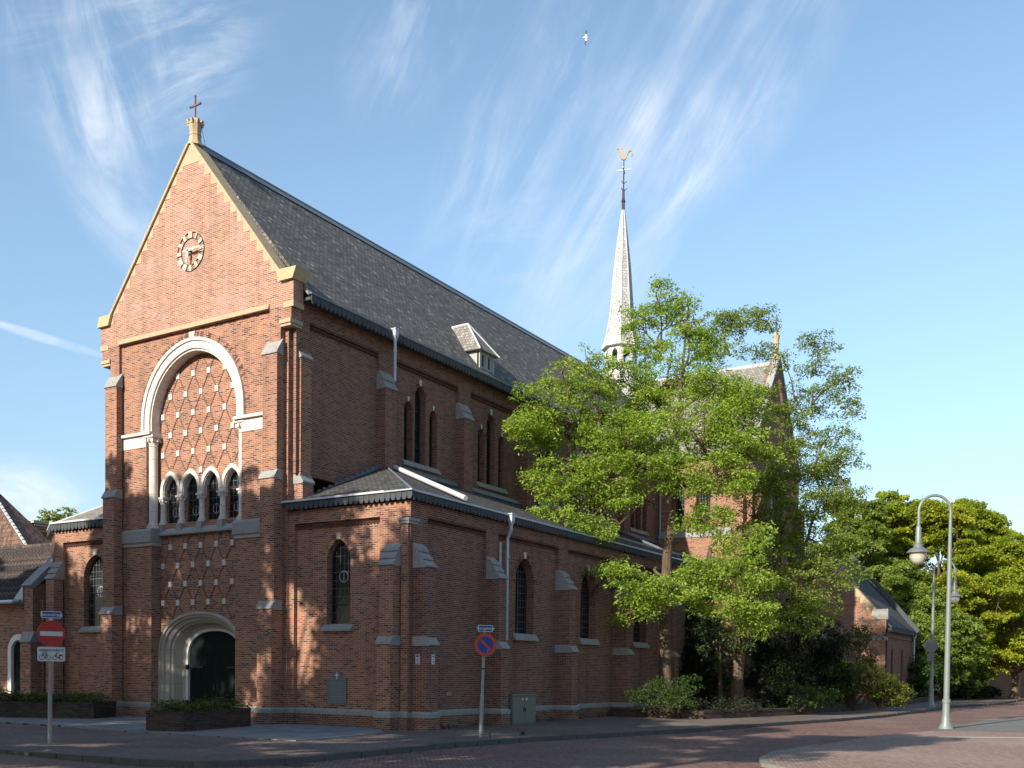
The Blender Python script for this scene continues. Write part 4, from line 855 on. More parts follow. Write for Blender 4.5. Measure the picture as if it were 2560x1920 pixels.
# the paved forecourt before the doors, a slab higher than the pavement at its left
FC = [(-30, -5.25), (0.3, -5.2), (3.0, -5.72), (10.25, -5.5), (10.1, -2.9), (9.6, -1.2), (8.9, -.45), (8.9, .3), (-9.6, .3), (-9.6, 1.5), (-30, 1.5)]
sheet('forecourt', FC, .018, 'slabs')
m = MB().mat('kerb'); fk = FC[:6]; fi = inset(fk, .12)
for i in range(len(fk)-1):
    n = max(1, round(math.dist(fk[i], fk[i+1])/.9)); L_ = lambda p, q, t_: (p[0]+(q[0]-p[0])*t_, p[1]+(q[1]-p[1])*t_)
    for k in range(n):
        f, g = k/n+.005, (k+1)/n-.005; o0, o1, i0, i1 = L_(fk[i], fk[i+1], f), L_(fk[i], fk[i+1], g), L_(fi[i], fi[i+1], f), L_(fi[i], fi[i+1], g)
        m.hexa([(*o0, -.3), (*o1, -.3), (*i1, -.3), (*i0, -.3), (*o0, .022), (*o1, .022), (*i1, .024), (*i0, .024)])
struct(m.build('forecourt_kerb'))
ISL = [(44, -16), (26, -6.2), (22.7, -4.6), (21.7, -3.6), (21.25, -2.4), (20.95, -.6), (21.1, 2.8), (21.35, 7.4), (21.7, 10.0), (22.3, 12.3), (23.6, 13.3), (26, 13.6), (44, 17)]
sheet('parking_pavement', ISL, lambda x, y: -.045 if x < 30 else -.05, 'pave_r')
m = MB().mat('kerb'); ik = list(reversed(ISL[1:11])); ii = inset(ik, -.14)
for i in range(len(ik)-1):
    n = max(1, round(math.dist(ik[i], ik[i+1])/.9)); L_ = lambda p, q, t_: (p[0]+(q[0]-p[0])*t_, p[1]+(q[1]-p[1])*t_)
    for k in range(n):
        f, g = k/n+.006, (k+1)/n-.006; o0, o1, i0, i1 = L_(ik[i], ik[i+1], f), L_(ik[i], ik[i+1], g), L_(ii[i], ii[i+1], f), L_(ii[i], ii[i+1], g)
        h0 = -.04 if i > 3 else -.09
        m.hexa([(*o0, -.3), (*o1, -.3), (*i1, -.3), (*i0, -.3), (*o0, h0), (*o1, h0), (*i1, h0), (*i0, h0)])
struct(m.build('island_kerb'))
sheet('asphalt_patch', [(21.9, 14.2), (22.3, 18.5), (22.6, 24.6), (23.7, 28.6), (27, 33), (40, 37), (40, 16.4), (26, 13.9), (23.6, 13.7)], ZR+.004, 'asphalt')
m = MB().mat('iron').box(13.72, 14.12, -9.6, -9.1, ZR-.05, ZR+.012); struct(m.build('drain_grate'))
sheet('road_line', [(23.0, 8.9), (23.2, 8.7), (30, 13.0), (29.9, 13.25)], -.04, 'cream')
sheet('gutter_strip', [(22.6, 24.8), (23.7, 28.8), (27, 33.2), (27, 33.8), (23.3, 29.4), (22.2, 25)], ZR+.006, 'kerb')
sheet('garden_soil', [(9.5, 14.6), (13.3, 14.6), (14.6, 21), (15.5, 33), (15.5, 44), (14.3, 60), (14.3, 100), (2, 100), (2, 40), (9.5, 40)], .20, 'soil')
GW = [(9.46, 14.15), (10.2, 14.05), (13.45, 14.2), (14.3, 17.5), (15.06, 21.1), (15.7, 30), (15.92, 40), (15.5, 52), (15.0, 66), (14.6, 80)]
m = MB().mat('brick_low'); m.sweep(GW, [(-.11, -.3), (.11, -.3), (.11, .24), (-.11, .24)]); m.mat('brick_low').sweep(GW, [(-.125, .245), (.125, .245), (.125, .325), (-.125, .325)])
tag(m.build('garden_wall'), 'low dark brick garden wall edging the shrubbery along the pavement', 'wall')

# ------------------------------------------------------------ buildings beside the church
b = thing('parish_building', (-12.5, .4, 0), 'low brick building with grey pantile roof and white arched door left of the church', 'building')
FY = .45
m = MB().mat('brick'); m.plate([(-22, ZB), (-9.0, ZB), (-9.0, 4.5), (-22, 4.5)], [arch(-10.62, .72, .02, 2.42, 3.12), arch(-15.2, .5, 1.0, 2.3, 2.9)], FR, FY, FY+.4)
m.box(-9.79, -9.12, -.02, FY+.6, ZB, 2.8); m.box(-9.73, -9.17, .12, FY+.6, 2.8, 5.1); m.plate([(.45, 4.4), (3.6, 7.25), (6.6, 4.4), (6.6, ZB), (.45, ZB)], [], SD, -9.2, -9.55)
m.build('wall', parent=b)
m = MB().mat('grey')
for z0, z1, y0, y1 in ((2.78, 3.2, -.02, .13), ): m.prism([(y0-.05, z0), (y1, z1), (FY+.4, z1), (FY+.4, z0)], (lambda p, a: (a, p[0], p[1])), -9.83, -9.08)
for k in range(3):
    a, c = k/3, (k+1)/3; P = lambda t_: (.02+t_*2.3, 5.02+t_*2.2)
    m.prism([(P(a)[0]-.04, P(a)[1]), (P(c)[0], P(c)[1]+.06), (P(c)[0], P(c)[1]-.3), (P(a)[0]+.12, P(a)[1]-.12)], (lambda p, q: (q, p[0], p[1])), -9.76, -9.12)
m.build('gable_coping', parent=b)
m = MB().mat('pantile'); nx = 52; x0, x1 = -22, -9.76; rows = 12                    # rolls of tile down the slope
for r_ in range(rows):
    za, zb = 4.42+2.68*r_/rows, 4.42+2.68*(r_+1)/rows; ya, yb = .12+3.0*r_/rows, .12+3.0*(r_+1)/rows; pts = []
    n = nx*4; top = []; bot = []
    for i in range(n+1):
        x = x0+(x1-x0)*i/n; w = .035*math.sin(2*math.pi*i/4+.6); bot.append((x, ya-w*.6, za+.045+w)); top.append((x, yb-w*.6, zb+.015+w))
    m.add(bot+top, [(i, i+1, n+1+i+1, n+1+i) for i in range(n)]); m.add([(p[0], p[1], p[2]-.05) for p in bot]+bot, [(i, i+1, n+1+i+1, n+1+i) for i in range(n)])
m.face([(x0, 3.12, 7.1), (x1, 3.12, 7.1), (x1, 6.6, 4.2), (x0, 6.6, 4.2)]); m.mat('pantile').tube([(x0, 3.12, 7.14), (x1, 3.12, 7.14)], .10, 8); m.build('roof', parent=b)
m = MB().mat('zinc_light'); m.tube([(-22, .06, 4.41), (-10.35, .06, 4.41)], .075, 8); m.mat('lead').tube([(-10.36, .06, 4.41), (-9.9, .06, 4.41)], .07, 8); m.build('gutter', parent=b)
m = MB().mat('zinc'); m.prism([(-9.80, 4.34), (-9.80, 5.05), (-10.5, 4.42), (-10.5, 4.34)], FR, .10, .13); m.build('flashing', parent=b)
m = MB().mat('whitepaint'); m.band(arch(-10.62, .72, .02, 2.42, 3.12, 8), arch(-10.62, .49, .02, 2.42, 2.88, 8), FR, FY-.03, FY+.2, closed=True); m.build('door_frame', parent=b)
m = MB().mat('greendoor'); m.plate(arch(-10.62, .50, .02, 2.42, 2.89, 8), [], FR, FY+.10, FY+.16)
for k in range(-2, 3): m.box(-10.62+k*.19-.006, -10.62+k*.19+.006, FY+.088, FY+.1, .1, 2.4)
d = m.build('door', parent=b); m = MB().mat('zinc_light').tube([(-10.24, FY+.06, 1.2), (-10.24, FY+.02, 1.2)], .035, 8); m.mat('black').box(-9.98, -9.93, FY-.05, FY, 1.7, 1.86).build('handle', parent=d)
window(b, -15.2, .49, 1.0, 2.3, 2.88, FY+.2, FR, bars=(1.5, 2.0))

b = thing('far_house', (-34, 13, 0), 'old house with rust brown tiled roof behind the low building on the left', 'house')
MB().mat('brick').box(-46, -28.6, 12.3, 15.3, -.3, 7.6).build('wall', parent=b)
m = MB().mat('pantile_old'); A, B_, T0, T1 = (-47, 12, 7.6), (-26.45, 12, 7.6), (-46, 14.6, 15.0), (-36.4, 14.6, 14.1); Bb, Ab = (-27.5, 15.6, 7.6), (-47, 15.6, 7.6)
m.add([A, B_, T1, T0], [(0, 1, 2, 3)]); m.add([B_, Bb, T1], [(0, 1, 2)]); m.add([Ab, Bb, T1, T0], [(0, 1, 2, 3)]); m.add([A, Ab, T0], [(0, 1, 2)])
n = 26
for k in range(n):                                     # lapped lead along the verge
    p, q = Vector(B_).lerp(Vector(T1), (k+.05)/n), Vector(B_).lerp(Vector(T1), (k+.9)/n); m.mat('zinc_light').tube([p+Vector((0, -.05, .05)), q+Vector((0, -.05, .02))], .09, 5)
m.build('roof', parent=b)
b = thing('turret_house', (-34, 17, 0), 'brick turret with a cream painted cornice standing behind the tiled roof', 'house')
MB().mat('brick').box(-34.5, -32.75, 16, 18.5, -.3, 10.8).build('wall', parent=b)
m = MB().mat('cream'); cx0, cx1, cy0, cy1 = -34.5, -32.75, 16, 18.5
for e, z0, z1 in ((.10, 10.55, 10.7), (.35, 10.71, 10.82), (.62, 10.83, 10.98), (.80, 10.99, 11.10), (.85, 11.101, 11.14)): m.box(cx0-e-.3, cx1+e, cy0-e, cy1+e, z0, z1)
for k in range(4): m.box(cx0+.1+k*.5, cx0+.25+k*.5, cy0-.33, cy0-.10, 10.56, 10.709)
m.build('cornice', parent=b); MB().mat('whitepaint').box(cx0-.2, cx0+.12, 15.93, 15.995, 9.0, 10.54).build('window', parent=b)

SX = 14.15                                             # the small hall beyond the transept
b = thing('hall_annex', (11, 50, 0), 'small brick hall with stepped stone gable and slate roof behind the shrubs', 'building')
m = MB().mat('brick'); gx0, gx1, gy = 5.0, SX, 45.4; gm = (gx0+gx1)/2
m.plate([(gx0, ZB), (gx1, ZB), (gx1, 5.5), (gx1-.3, 5.9), (gm, 10.6), (gx0, 5.5)], [], FR, gy, gy+.35)
m.box(10.0, 10.55, gy-.4, gy+.1, ZB, 4.3)
m.mat('brick_side').plate([(gy+.001, ZB), (54.7, ZB), (54.7, 4.9), (gy+.001, 4.9)], [arch(47.5, .33, 1.0, 3.3, 3.65, 5), arch(50.9, .33, 1.0, 3.3, 3.65, 5)], SD, SX, SX-.35)
m.box(SX-.1, SX+.08, gy, 54.7, 4.35, 4.55); m.box(SX-.1, SX+.08, 54.0, 54.7, ZB, 4.6); m.box(gx0, SX-.36, 54.35, 54.7, ZB, 4.9)
m.build('wall', parent=b)
for yy in (47.5, 50.9): window(b, yy, .325, 1.0, 3.3, 3.64, SX-.10, SD, glass='darkglass', bars=(1.7, 2.5))
m = MB().mat('slate_fascia'); sl = (10.4-5.0)/(SX+.2-gm); m.hexa([(gm, gy+.36, 10.3), (SX+.25, gy+.36, 4.95), (SX+.25, 55, 4.95), (gm, 55, 10.3), (gm, gy+.36, 10.42), (SX+.3, gy+.36, 5.05), (SX+.3, 55, 5.05), (gm, 55, 10.42)])
m.hexa([(gm, gy+.36, 10.3), (gx0-.2, gy+.36, 5.05), (gx0-.2, 55, 5.05), (gm, 55, 10.3), (gm, gy+.36, 10.425), (gx0-.25, gy+.36, 5.1), (gx0-.25, 55, 5.1), (gm, 55, 10.425)]); m.build('roof', parent=b)
m = MB().mat('sand')
for k in range(11):
    z0 = 5.75+k*.43; x = gx1-.15-(z0-5.6)*(gx1-gm)/(10.6-5.5); w0 = .62
    if z0 < 10.2: m.prism([(x-w0, z0), (x+.05, z0), (x-.36, z0+.43), (x-w0, z0+.43)], FR, gy-.02, gy+.37)
m.build('gable_coping', parent=b)
MB().mat('grey').box(13.35, SX+.12, gy-.06, gy+.5, 5.52, 6.2).build('kneeler', parent=b); MB().mat('grey').box(13.3, SX+.06, gy-.03, gy+.4, 4.15, 4.4).build('corner_stone', parent=b)
MB().mat('grey').prism([(gy-.45, 4.28), (gy-.45, 4.36), (gy-.02, 4.75), (gy-.02, 4.28)], (lambda p, a: (a, p[0], p[1])), 9.95, 10.6).build('weathering', parent=b)
a, c = Vector((SX+.35, 54.4, 4.95)), Vector((gm, 54.4, 10.75)); d = (c-a).normalized(); nn = Vector((abs(d.z), 0, abs(d.x))); yv = Vector((0, .4, 0))
MB().mat('slate_fascia').hexa([a, a+nn*.3, a+nn*.3+yv, a+yv, c, c+nn*.3, c+nn*.3+yv, c+yv]).build('rear_coping', parent=b)
MB().mat('slate_fascia').box(SX, SX+.3, gy+.4, 54.6, 4.72, 4.98).build('gutter', parent=b)
m = MB().mat('zinc').tube([(SX+.16, 54.5, 0), (SX+.16, 54.5, 4.8)], .07, 8); m.lathe((SX+.16, 54.5, 4.5), [(.08, 0), (.16, .15), (.16, .35)], 6); m.build('downpipe', parent=b)

b = thing('street_house', (20, 86, 0), 'salmon brick house with white window frames at the far right end of the street', 'house')
m = MB().mat('brick_house'); hy = 82.0
wins = [(14.4, 16.4, 1.6, 3.2), (19.6, 22.4, 1.5, 3.1), (24.4, 26.6, 1.5, 3.1), (19.6, 22.0, 4.6, 6.1), (15.2, 16.8, 4.6, 6.1)]
m.plate([(9, -.3), (38, -.3), (38, 6.6), (9, 6.6)], [[(a, c), (b_, c), (b_, d), (a, d)] for a, b_, c, d in wins], FR, hy, hy+.25); m.box(9, 38, hy+8, hy+8.2, -.3, 6.6); m.build('wall', parent=b)
m = MB().mat('pantile_old'); m.hexa([(8.7, hy-.4, 6.5), (38.3, hy-.4, 6.5), (38.3, hy+4.2, 10.2), (8.7, hy+4.2, 10.2), (8.7, hy-.4, 6.62), (38.3, hy-.4, 6.62), (38.3, hy+4.2, 10.35), (8.7, hy+4.2, 10.35)]); m.build('roof', parent=b)
for a, b_, c, d in wins:
    f = MB().mat('whitepaint').band([(a, c), (b_, c), (b_, d), (a, d)], [(a+.10, c+.10), (b_-.10, c+.10), (b_-.10, d-.10), (a+.10, d-.10)], FR, hy+.06, hy+.16, closed=True); f.box((a+b_)/2-.05, (a+b_)/2+.05, hy+.07, hy+.15, c, d)
    o = f.build('window', parent=b); MB().mat('pane').box(a+.09, b_-.09, hy+.13, hy+.15, c+.09, d-.09).build('pane', parent=o)
m = MB().mat('zinc').tube([(18.9, hy-.1, -.1), (18.9, hy-.1, 6.4)], .07, 6).build('downpipe', parent=b)

# ------------------------------------------------------------ planters
def planter(c, ax, hx, hy, h, label):
    ax = Vector((*ax, 0)).normalized(); ay = Vector((-ax.y, ax.x, 0)); c = Vector((*c, 0)); P = [c+ax*sx*hx+ay*sy*hy for sx, sy in ((-1, -1), (1, -1), (1, 1), (-1, 1))]
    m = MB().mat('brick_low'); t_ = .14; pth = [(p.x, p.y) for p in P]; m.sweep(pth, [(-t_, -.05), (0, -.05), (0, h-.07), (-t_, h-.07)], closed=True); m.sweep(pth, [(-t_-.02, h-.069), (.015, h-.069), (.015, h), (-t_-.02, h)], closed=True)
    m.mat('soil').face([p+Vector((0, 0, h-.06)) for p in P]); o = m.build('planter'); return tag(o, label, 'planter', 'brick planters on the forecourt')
planter((4.35, -3.35), (-.23, .97), 1.72, .62, .58, 'brick planter with a juniper standing in front of the church doors')
planter((-5.2, -2.3), (.62, .30), 2.5, .8, .58, 'long brick planter with junipers at the left edge, behind the no entry sign')

# ------------------------------------------------------------ street furniture
def disc(m, c, n, r, t_, seg=40):
    """a round plate facing n"""
    n = Vector(n).normalized(); u = Vector((n.y, -n.x, 0)).normalized(); u = -u; w = Vector((0, 0, 1)); A = [Vector(c)+(u*math.cos(2*math.pi*k/seg)+w*math.sin(2*math.pi*k/seg))*r for k in range(seg)]
    return m.add(A+[p+n*t_ for p in A], [tuple(reversed(range(seg))), tuple(seg+k for k in range(seg))]+[(k, (k+1) % seg, seg+(k+1) % seg, seg+k) for k in range(seg)])
def rrect(w, h, r, n=4): return [(sx*(w/2-r)+r*math.cos(a0+math.pi/2*k/n), sz*(h/2-r)+r*math.sin(a0+math.pi/2*k/n)) for sx, sz, a0 in ((1, 1, 0), (-1, 1, math.pi/2), (-1, -1, math.pi), (1, -1, 1.5*math.pi)) for k in range(n+1)]
def panel(m, c, n, w, h, t_, r=.03):
    n = Vector(n).normalized(); u = Vector((-n.y, n.x, 0)).normalized(); c = Vector(c)
    return m.prism(rrect(w, h, r), (lambda p, a: c+u*p[0]+Vector((0, 0, p[1]))+n*a), 0, t_), u, n
def street_name(parent, c, n, word, w=.50, h=.17):
    m, u, n = panel(MB().mat('signwhite'), c, n, w, h, .02, .012); m.mat('signblue'); panel(m, Vector(c)+n*.02, n, w-.035, h-.035, .002, .008)
    m.mat('signwhite'); text_mesh(m, word, .115, Vector(c)+n*.0245, u, (0, 0, 1), .0015, .0012); return m.build('street_name_plate', parent=parent)
def toward(p, turn=0.):
    d = (CAMP-Vector(p)); d.z = 0; d.normalize(); c, s = math.cos(turn), math.sin(turn); return Vector((d.x*c-d.y*s, d.x*s+d.y*c, 0))
# no entry, except cycles and mopeds
p = Vector((6.6, -9.85, -.09)); n = toward(p, R(12)); s1 = thing('traffic_sign', p, 'grey pole with red no entry disc and white cycle plate at the left', 'road sign')
m = MB().mat('polegrey'); lean = Vector((.0, .0, 0)); m.tube([p, p+Vector((.02, .02, 3.14))], .040, 12); m.tube([p, p+Vector((.006, .006, 1.35))], .048, 12); m.mat('signwhite').tube([p+Vector((.02, .02, 2.8)), p+Vector((.02, .02, 3.05))], .041, 12); m.build('pole', parent=s1)
c = p+n*.06+Vector((.015, .015, 2.66)); m = MB().mat('signred'); disc(m, c, n, .305, .02); m.mat('signwhite'); q = c+n*.0205; u = Vector((-n.y, n.x, 0)); m.obox(q, u*.245, n*.002, (0, 0, .052)); m.build('no_entry_disc', parent=s1)
c2 = p+n*.06+Vector((.015, .015, 2.185)); m, u, nn = panel(MB().mat('signwhite'), c2, n, .60, .335, .02, .04); m.mat('black'); text_mesh(m, 'uitgezonderd', .098, c2+nn*.0215+Vector((0, 0, .095)), u, (0, 0, 1), .0015, .001)
o2 = c2+nn*.0215
def stroke(m, pts, w=.006): m.tube([o2+u*a+Vector((0, 0, b_)) for a, b_ in pts], w, 5)
def wheel(m, a, b_, r): stroke(m, [(a+r*math.cos(2*math.pi*k/18), b_+r*math.sin(2*math.pi*k/18)) for k in range(19)], .0055)
wheel(m, -.205, -.075, .055); wheel(m, -.075, -.075, .055); stroke(m, [(-.205, -.075), (-.178, .03), (-.205, .045)]); stroke(m, [(-.185, .01), (-.10, .015)]); stroke(m, [(-.075, -.075), (-.105, .015), (-.112, .04), (-.09, .042)]); stroke(m, [(-.185, .005), (-.135, -.07), (-.105, .015)]); stroke(m, [(-.135, -.07), (-.075, -.075)])
wheel(m, .075, -.078, .048); wheel(m, .205, -.078, .048); stroke(m, [(.075, -.078), (.105, .02), (.135, .035)], .008); stroke(m, [(.10, .0), (.125, -.085), (.205, -.078)], .010); stroke(m, [(.17, -.02), (.245, -.012)], .012); stroke(m, [(.175, -.02), (.16, -.085)], .007)
m.build('exception_plate', parent=s1)
street_name(s1, p+n*.045+Vector((.02, .02, 3.10)), n, 'Bavostraat', .43, .16)
# no parking
p = Vector((12.92, -1.15, 0)); n = toward(p, R(20)); s2 = thing('traffic_sign', p, 'grey pole with round blue and red no parking disc beside the church corner', 'road sign')
ln = Vector((.05, .07, 0)); m = MB().mat('polegrey'); m.tube([p, p+ln*.36+Vector((0, 0, 1.12))], .058, 12); m.tube([p+ln*.36+Vector((0, 0, 1.12)), p+ln*.38+Vector((0, 0, 1.17)), p+ln+Vector((0, 0, 3.0))], [.058, .042, .040], 12); m.mat('black').tube([p+ln*.6+Vector((0, 0, 1.86)), p+ln*.61+Vector((0, 0, 1.90))], .045, 12); m.mat('polegrey').build('pole', parent=s2)
c = p+ln+n*.06+Vector((0, 0, 2.53)); m = MB().mat('signorange'); disc(m, c, n, .315, .02); m.mat('signblue'); disc(m, c+n*.0202, n, .228, .002); m.mat('signorange'); u = Vector((-n.y, n.x, 0)); w = (u*.707-Vector((0, 0, .707))); w2 = (u*.707+Vector((0, 0, .707))); m.obox(c+n*.0235, w*.235, n*.0012, w2*.03); m.build('no_parking_disc', parent=s2)
n3 = Vector((n.y, -n.x, 0)); n3 = (n*.55+Vector((-n.y, n.x, 0))*.83).normalized(); c3 = p+ln-n*.10+Vector((-n.y, n.x, 0))*.2+Vector((0, 0, 2.52)); m = MB().mat('polegrey'); uu = Vector((-n3.y, n3.x, 0)); m.prism([(-.33, -.2), (.33, -.2), (0, .36)], (lambda q, a: c3+uu*q[0]*.8+Vector((0, 0, q[1]))-n3*a), 0, .02); m.build('sign_back', parent=s2)
street_name(s2, p+ln+n*.05+Vector((0, 0, 2.98)), n, 'Hoogstraat', .42, .18)
# street lamps
def lamp(base, hgt, reach, dirn, label, dark=False):
    L_ = thing('street_lamp', base, label, 'street lamp', 'curved street lamps'); b0 = Vector(base); d = Vector((*dirn, 0)).normalized(); z = lambda h: b0+Vector((0, 0, h)); mt = 'lampgreen'
    m = MB().mat(mat_l := mt); m.lathe(b0, [(.27, 0), (.25, .04), (.17, .22), (.135, .55), (.125, .95), (.15, .96), (.15, 1.08), (.105, 1.10), (.100, 2.6), (.085, hgt*.55), (.078, hgt*.72)], 16); m.build('pole', parent=L_, smooth=True)
    rad = reach/2; top = hgt-rad; m = MB().mat(mt); pts = [z(hgt*.72), z(top)]+[z(top)+d*(rad-rad*math.cos(math.pi*k/14))+Vector((0, 0, rad*math.sin(math.pi*k/14))) for k in range(1, 15)]+[z(top-.55)+d*reach]
    m.tube(pts, [.078]+[.055]*(len(pts)-1), 12); m.build('arm', parent=L_, smooth=True); e = z(top-.55)+d*reach
    m = MB().mat(mt); m.lathe(e+Vector((0, 0, -.62)), [(.11, 0), (.10, .55), (.085, .60), (.06, .64)], 14); m.build('lamp_stem', parent=L_, smooth=True)
    m = MB().mat('lampdark'); m.lathe(e+Vector((0, 0, -.98)), [(.41, 0), (.40, .035), (.30, .13), (.18, .20), (.15, .30), (.11, .36)], 20); h = m.build('lamp_hood', parent=L_, smooth=True)
    m = MB().mat('globe'); m.lathe(e+Vector((0, 0, -1.42)), [(.01, 0), (.12, .03), (.22, .11), (.285, .25), (.30, .43)], 20); m.build('globe', parent=L_, smooth=True); return L_
rt = Vector((AX_R.x, AX_R.y, 0)).normalized()
lamp((22.28, 15.8, ZR), 8.55, 1.16, (-rt.x, -rt.y), 'tall grey green street lamp on the asphalt, its arm curving to the left')
lamp((17.85, 40.2, 0), 8.7, 1.25, (rt.x, rt.y), 'farther street lamp on the pavement with arm curving right and sign backs')
c = Vector((17.8, 40.0, 0)); n = toward(c); s3 = thing('traffic_sign', c, 'grey backs of a round and a small square sign mounted on the farther lamp post', 'road sign')
m = MB().mat('lampdark'); disc(m, c+n*.12+Vector((0, 0, 3.62)), n, .39, .02); m.build('round_plate', parent=s3); m, u, nn = panel(MB().mat('lampdark'), c+n*.12+Vector((0, 0, 2.93)), n, .40, .42, .02, .03); m.mat('polegrey').box(c.x-.04, c.x+.04, c.y-.04, c.y+.04, 2.8, 3.9); m.build('small_plate', parent=s3)
# utility cabinet
cb = thing('utility_cabinet', (9.95, 6.0, 0), 'grey green metal utility cabinet against the church side wall', 'cabinet'); x0, x1, y0, y1 = 9.50, 9.98, 5.28, 6.90
m = MB().mat('cabinet'); m.box(x0, x1, y0, y1, -.05, .98); m.box(x0-.02, x1+.05, y0-.04, y1+.04, .98, 1.04); m.build('body', parent=cb)
for a, b_ in ((y0+.03, (y0+y1)/2-.008), ((y0+y1)/2+.008, y1-.03)):
    d = MB().mat('cabinet').box(x1+.001, x1+.022, a, b_, .06, .95).build('door', parent=cb); k = MB().mat('signwhite').box(x1+.023, x1+.026, b_-.16 if a < 6 else a+.08, b_-.08 if a < 6 else a+.18, .82, .90); k.mat('black').box(x1+.022, x1+.04, b_-.07 if a < 6 else a+.03, b_-.03 if a < 6 else a+.07, .42, .56); k.build('lock', parent=d)
# plaques on the church
m = MB().mat('plaque'); m.prism([(6.03, .70), (6.82, .70), (6.82, 1.54), (6.62, 1.56), (6.56, 1.72), (6.43, 1.80), (6.30, 1.72), (6.23, 1.56), (6.03, 1.54)], FR, AYP-.045, AYP-.002); m.mat('signwhite').box(6.413, 6.447, AYP-.052, AYP-.045, 1.50, 1.72); m.box(6.36, 6.50, AYP-.0525, AYP-.0455, 1.615, 1.65)
for k in range(8): m.mat('grey').box(6.16+.03*(k % 3), 6.70-.04*((k*2) % 3), AYP-.048, AYP-.0452, 1.40-k*.075, 1.412-k*.075)
tag(m.build('memorial_plaque'), 'dark stone memorial tablet with a white cross under the aisle window', 'plaque')
def number_plate(fn_box, label):
    m = MB(); fn_box(m); return tag(m.build('information_plate'), label, 'sign', 'small white information plates')
def pl1(m):
    m.mat('signwhite').box(9.52, 9.68, .385, .398, 2.0, 2.30); m.mat('signblue').box(9.55, 9.65, .381, .3845, 2.22, 2.27); m.mat('black').box(9.55, 9.64, .381, .3845, 2.12, 2.135); m.box(9.59, 9.61, .381, .3845, 2.06, 2.17); m.box(9.54, 9.66, .381, .3845, 2.02, 2.035)
def pl2(m):
    m.mat('signwhite').box(10.022, 10.035, .52, .67, 2.0, 2.30); m.mat('signblue').box(10.0355, 10.039, .56, .64, 2.21, 2.26); m.mat('black').box(10.0355, 10.039, .55, .645, 2.13, 2.145); m.box(10.0355, 10.039, .57, .62, 2.05, 2.10)
number_plate(pl1, 'small white information plate on the front face of the corner buttress'); number_plate(pl2, 'small white information plate on the side face of the corner buttress')
tag(MB().mat('grey').box(9.283, 9.30, 2.35, 2.62, 1.02, 1.12).build('vent_plate'), 'tiny grey metal vent plate low on the aisle side wall', 'vent')
# gull
g0 = at(1464.5, 94, 60); g = MB().mat('feather'); ax = AX_R; up = -AX_D; fw = AX_F
g.tube([g0-ax*.18+fw*.03, g0-ax*.12, g0-ax*.03, g0+ax*.06, g0+ax*.13, g0+ax*.20+fw*.05], [.015, .045, .062, .055, .03, .012], 8)
for s, bend in ((1, .06), (-1, -.08)):
    r_ = [g0+up*(s*.04), g0+up*(s*.20)+ax*(.02), g0+up*(s*.36)+ax*bend*.6, g0+up*(s*.47)-ax*bend*.4]
    for k in range(3):
        g.mat('feather' if k == 0 else 'wing'); w0, w1 = (.065, .055, .04)[k], (.055, .04, .008)[k]; g.hexa([r_[k]-ax*w0-fw*.006, r_[k]+ax*w0-fw*.006, r_[k]+ax*w0+fw*.006, r_[k]-ax*w0+fw*.006, r_[k+1]-ax*w1-fw*.004, r_[k+1]+ax*w1-fw*.004, r_[k+1]+ax*w1+fw*.004, r_[k+1]-ax*w1+fw*.004])
tag(g.build('gull'), 'white gull with dark wings flying high in the sky', 'bird')
# ------------------------------------------------------------ trees and plants
def dep(p): return (Vector(p)-CAMP).dot(AX_F)
def leaf_mesh(name, P, N, L, W, mat, parent, tints):
    """P leaf centres, N unit axis along the leaf, L lengths, W widths -> one mesh of leaf-sized rhombs"""
    n = len(P); up = RNG.normal(size=(n, 3)); up[:, 2] = np.abs(up[:, 2])+.25
    side = np.cross(N, up); side /= np.linalg.norm(side, axis=1)[:, None]+1e-9; V = np.empty((n, 4, 3)); nn = np.cross(side, N)
    V[:, 0] = P-N*L[:, None]*.5; V[:, 1] = P+side*W[:, None]*.5+N*L[:, None]*.05+nn*W[:, None]*.12; V[:, 2] = P+N*L[:, None]*.5; V[:, 3] = P-side*W[:, None]*.5+N*L[:, None]*.05+nn*W[:, None]*.12
    base = np.array(BASE.get(parent.name, (0, 0, 0))) if parent is not None else 0
    me = bpy.data.meshes.new(name); me.vertices.add(4*n); me.vertices.foreach_set('co', (V.reshape(-1, 3)-base).ravel()); me.loops.add(4*n); me.loops.foreach_set('vertex_index', np.arange(4*n))
    me.polygons.add(n); me.polygons.foreach_set('loop_start', np.arange(0, 4*n, 4)); me.polygons.foreach_set('loop_total', np.full(n, 4))
    me.update(calc_edges=True); at_ = me.attributes.new('tint', 'FLOAT', 'FACE'); at_.data.foreach_set('value', tints.astype(np.float32))
    me.materials.append(M[mat]); o = bpy.data.objects.new(name, me); COL.objects.link(o)
    if parent is not None: o.parent = parent
    return o
def pads_to_leaves(pads, per, L, flat=.25, droop=.0):
    """pads: (centre, radius); leaves spread through each pad as a flattened tuft"""
    P, N, T = [], [], []
    for c, r in pads:
        n = max(6, int(per*r*r/.36*RNG.uniform(.7, 1.3))); a = RNG.uniform(0, 2*np.pi, n); q = np.sqrt(RNG.uniform(0, 1, n))*r; tilt = RNG.normal(0, .25, 2)
        off = np.stack([np.cos(a)*q, np.sin(a)*q, np.zeros(n)], 1); off[:, 2] = RNG.normal(0, flat*r*.5, n)+off[:, 0]*tilt[0]+off[:, 1]*tilt[1]-droop*q*q/r
        P.append(np.array(c)+off); d = np.stack([np.cos(a), np.sin(a), -.25-.6*droop*np.ones(n)], 1)+RNG.normal(0, .55, (n, 3)); N.append(d/np.linalg.norm(d, axis=1)[:, None]); T.append(np.clip(RNG.normal(RNG.uniform(.25, .75), .22, n), 0, 1))
    P, N, T = np.concatenate(P), np.concatenate(N), np.concatenate(T); ln = RNG.uniform(.7, 1.3, len(P))*L
    return P, N, ln, T
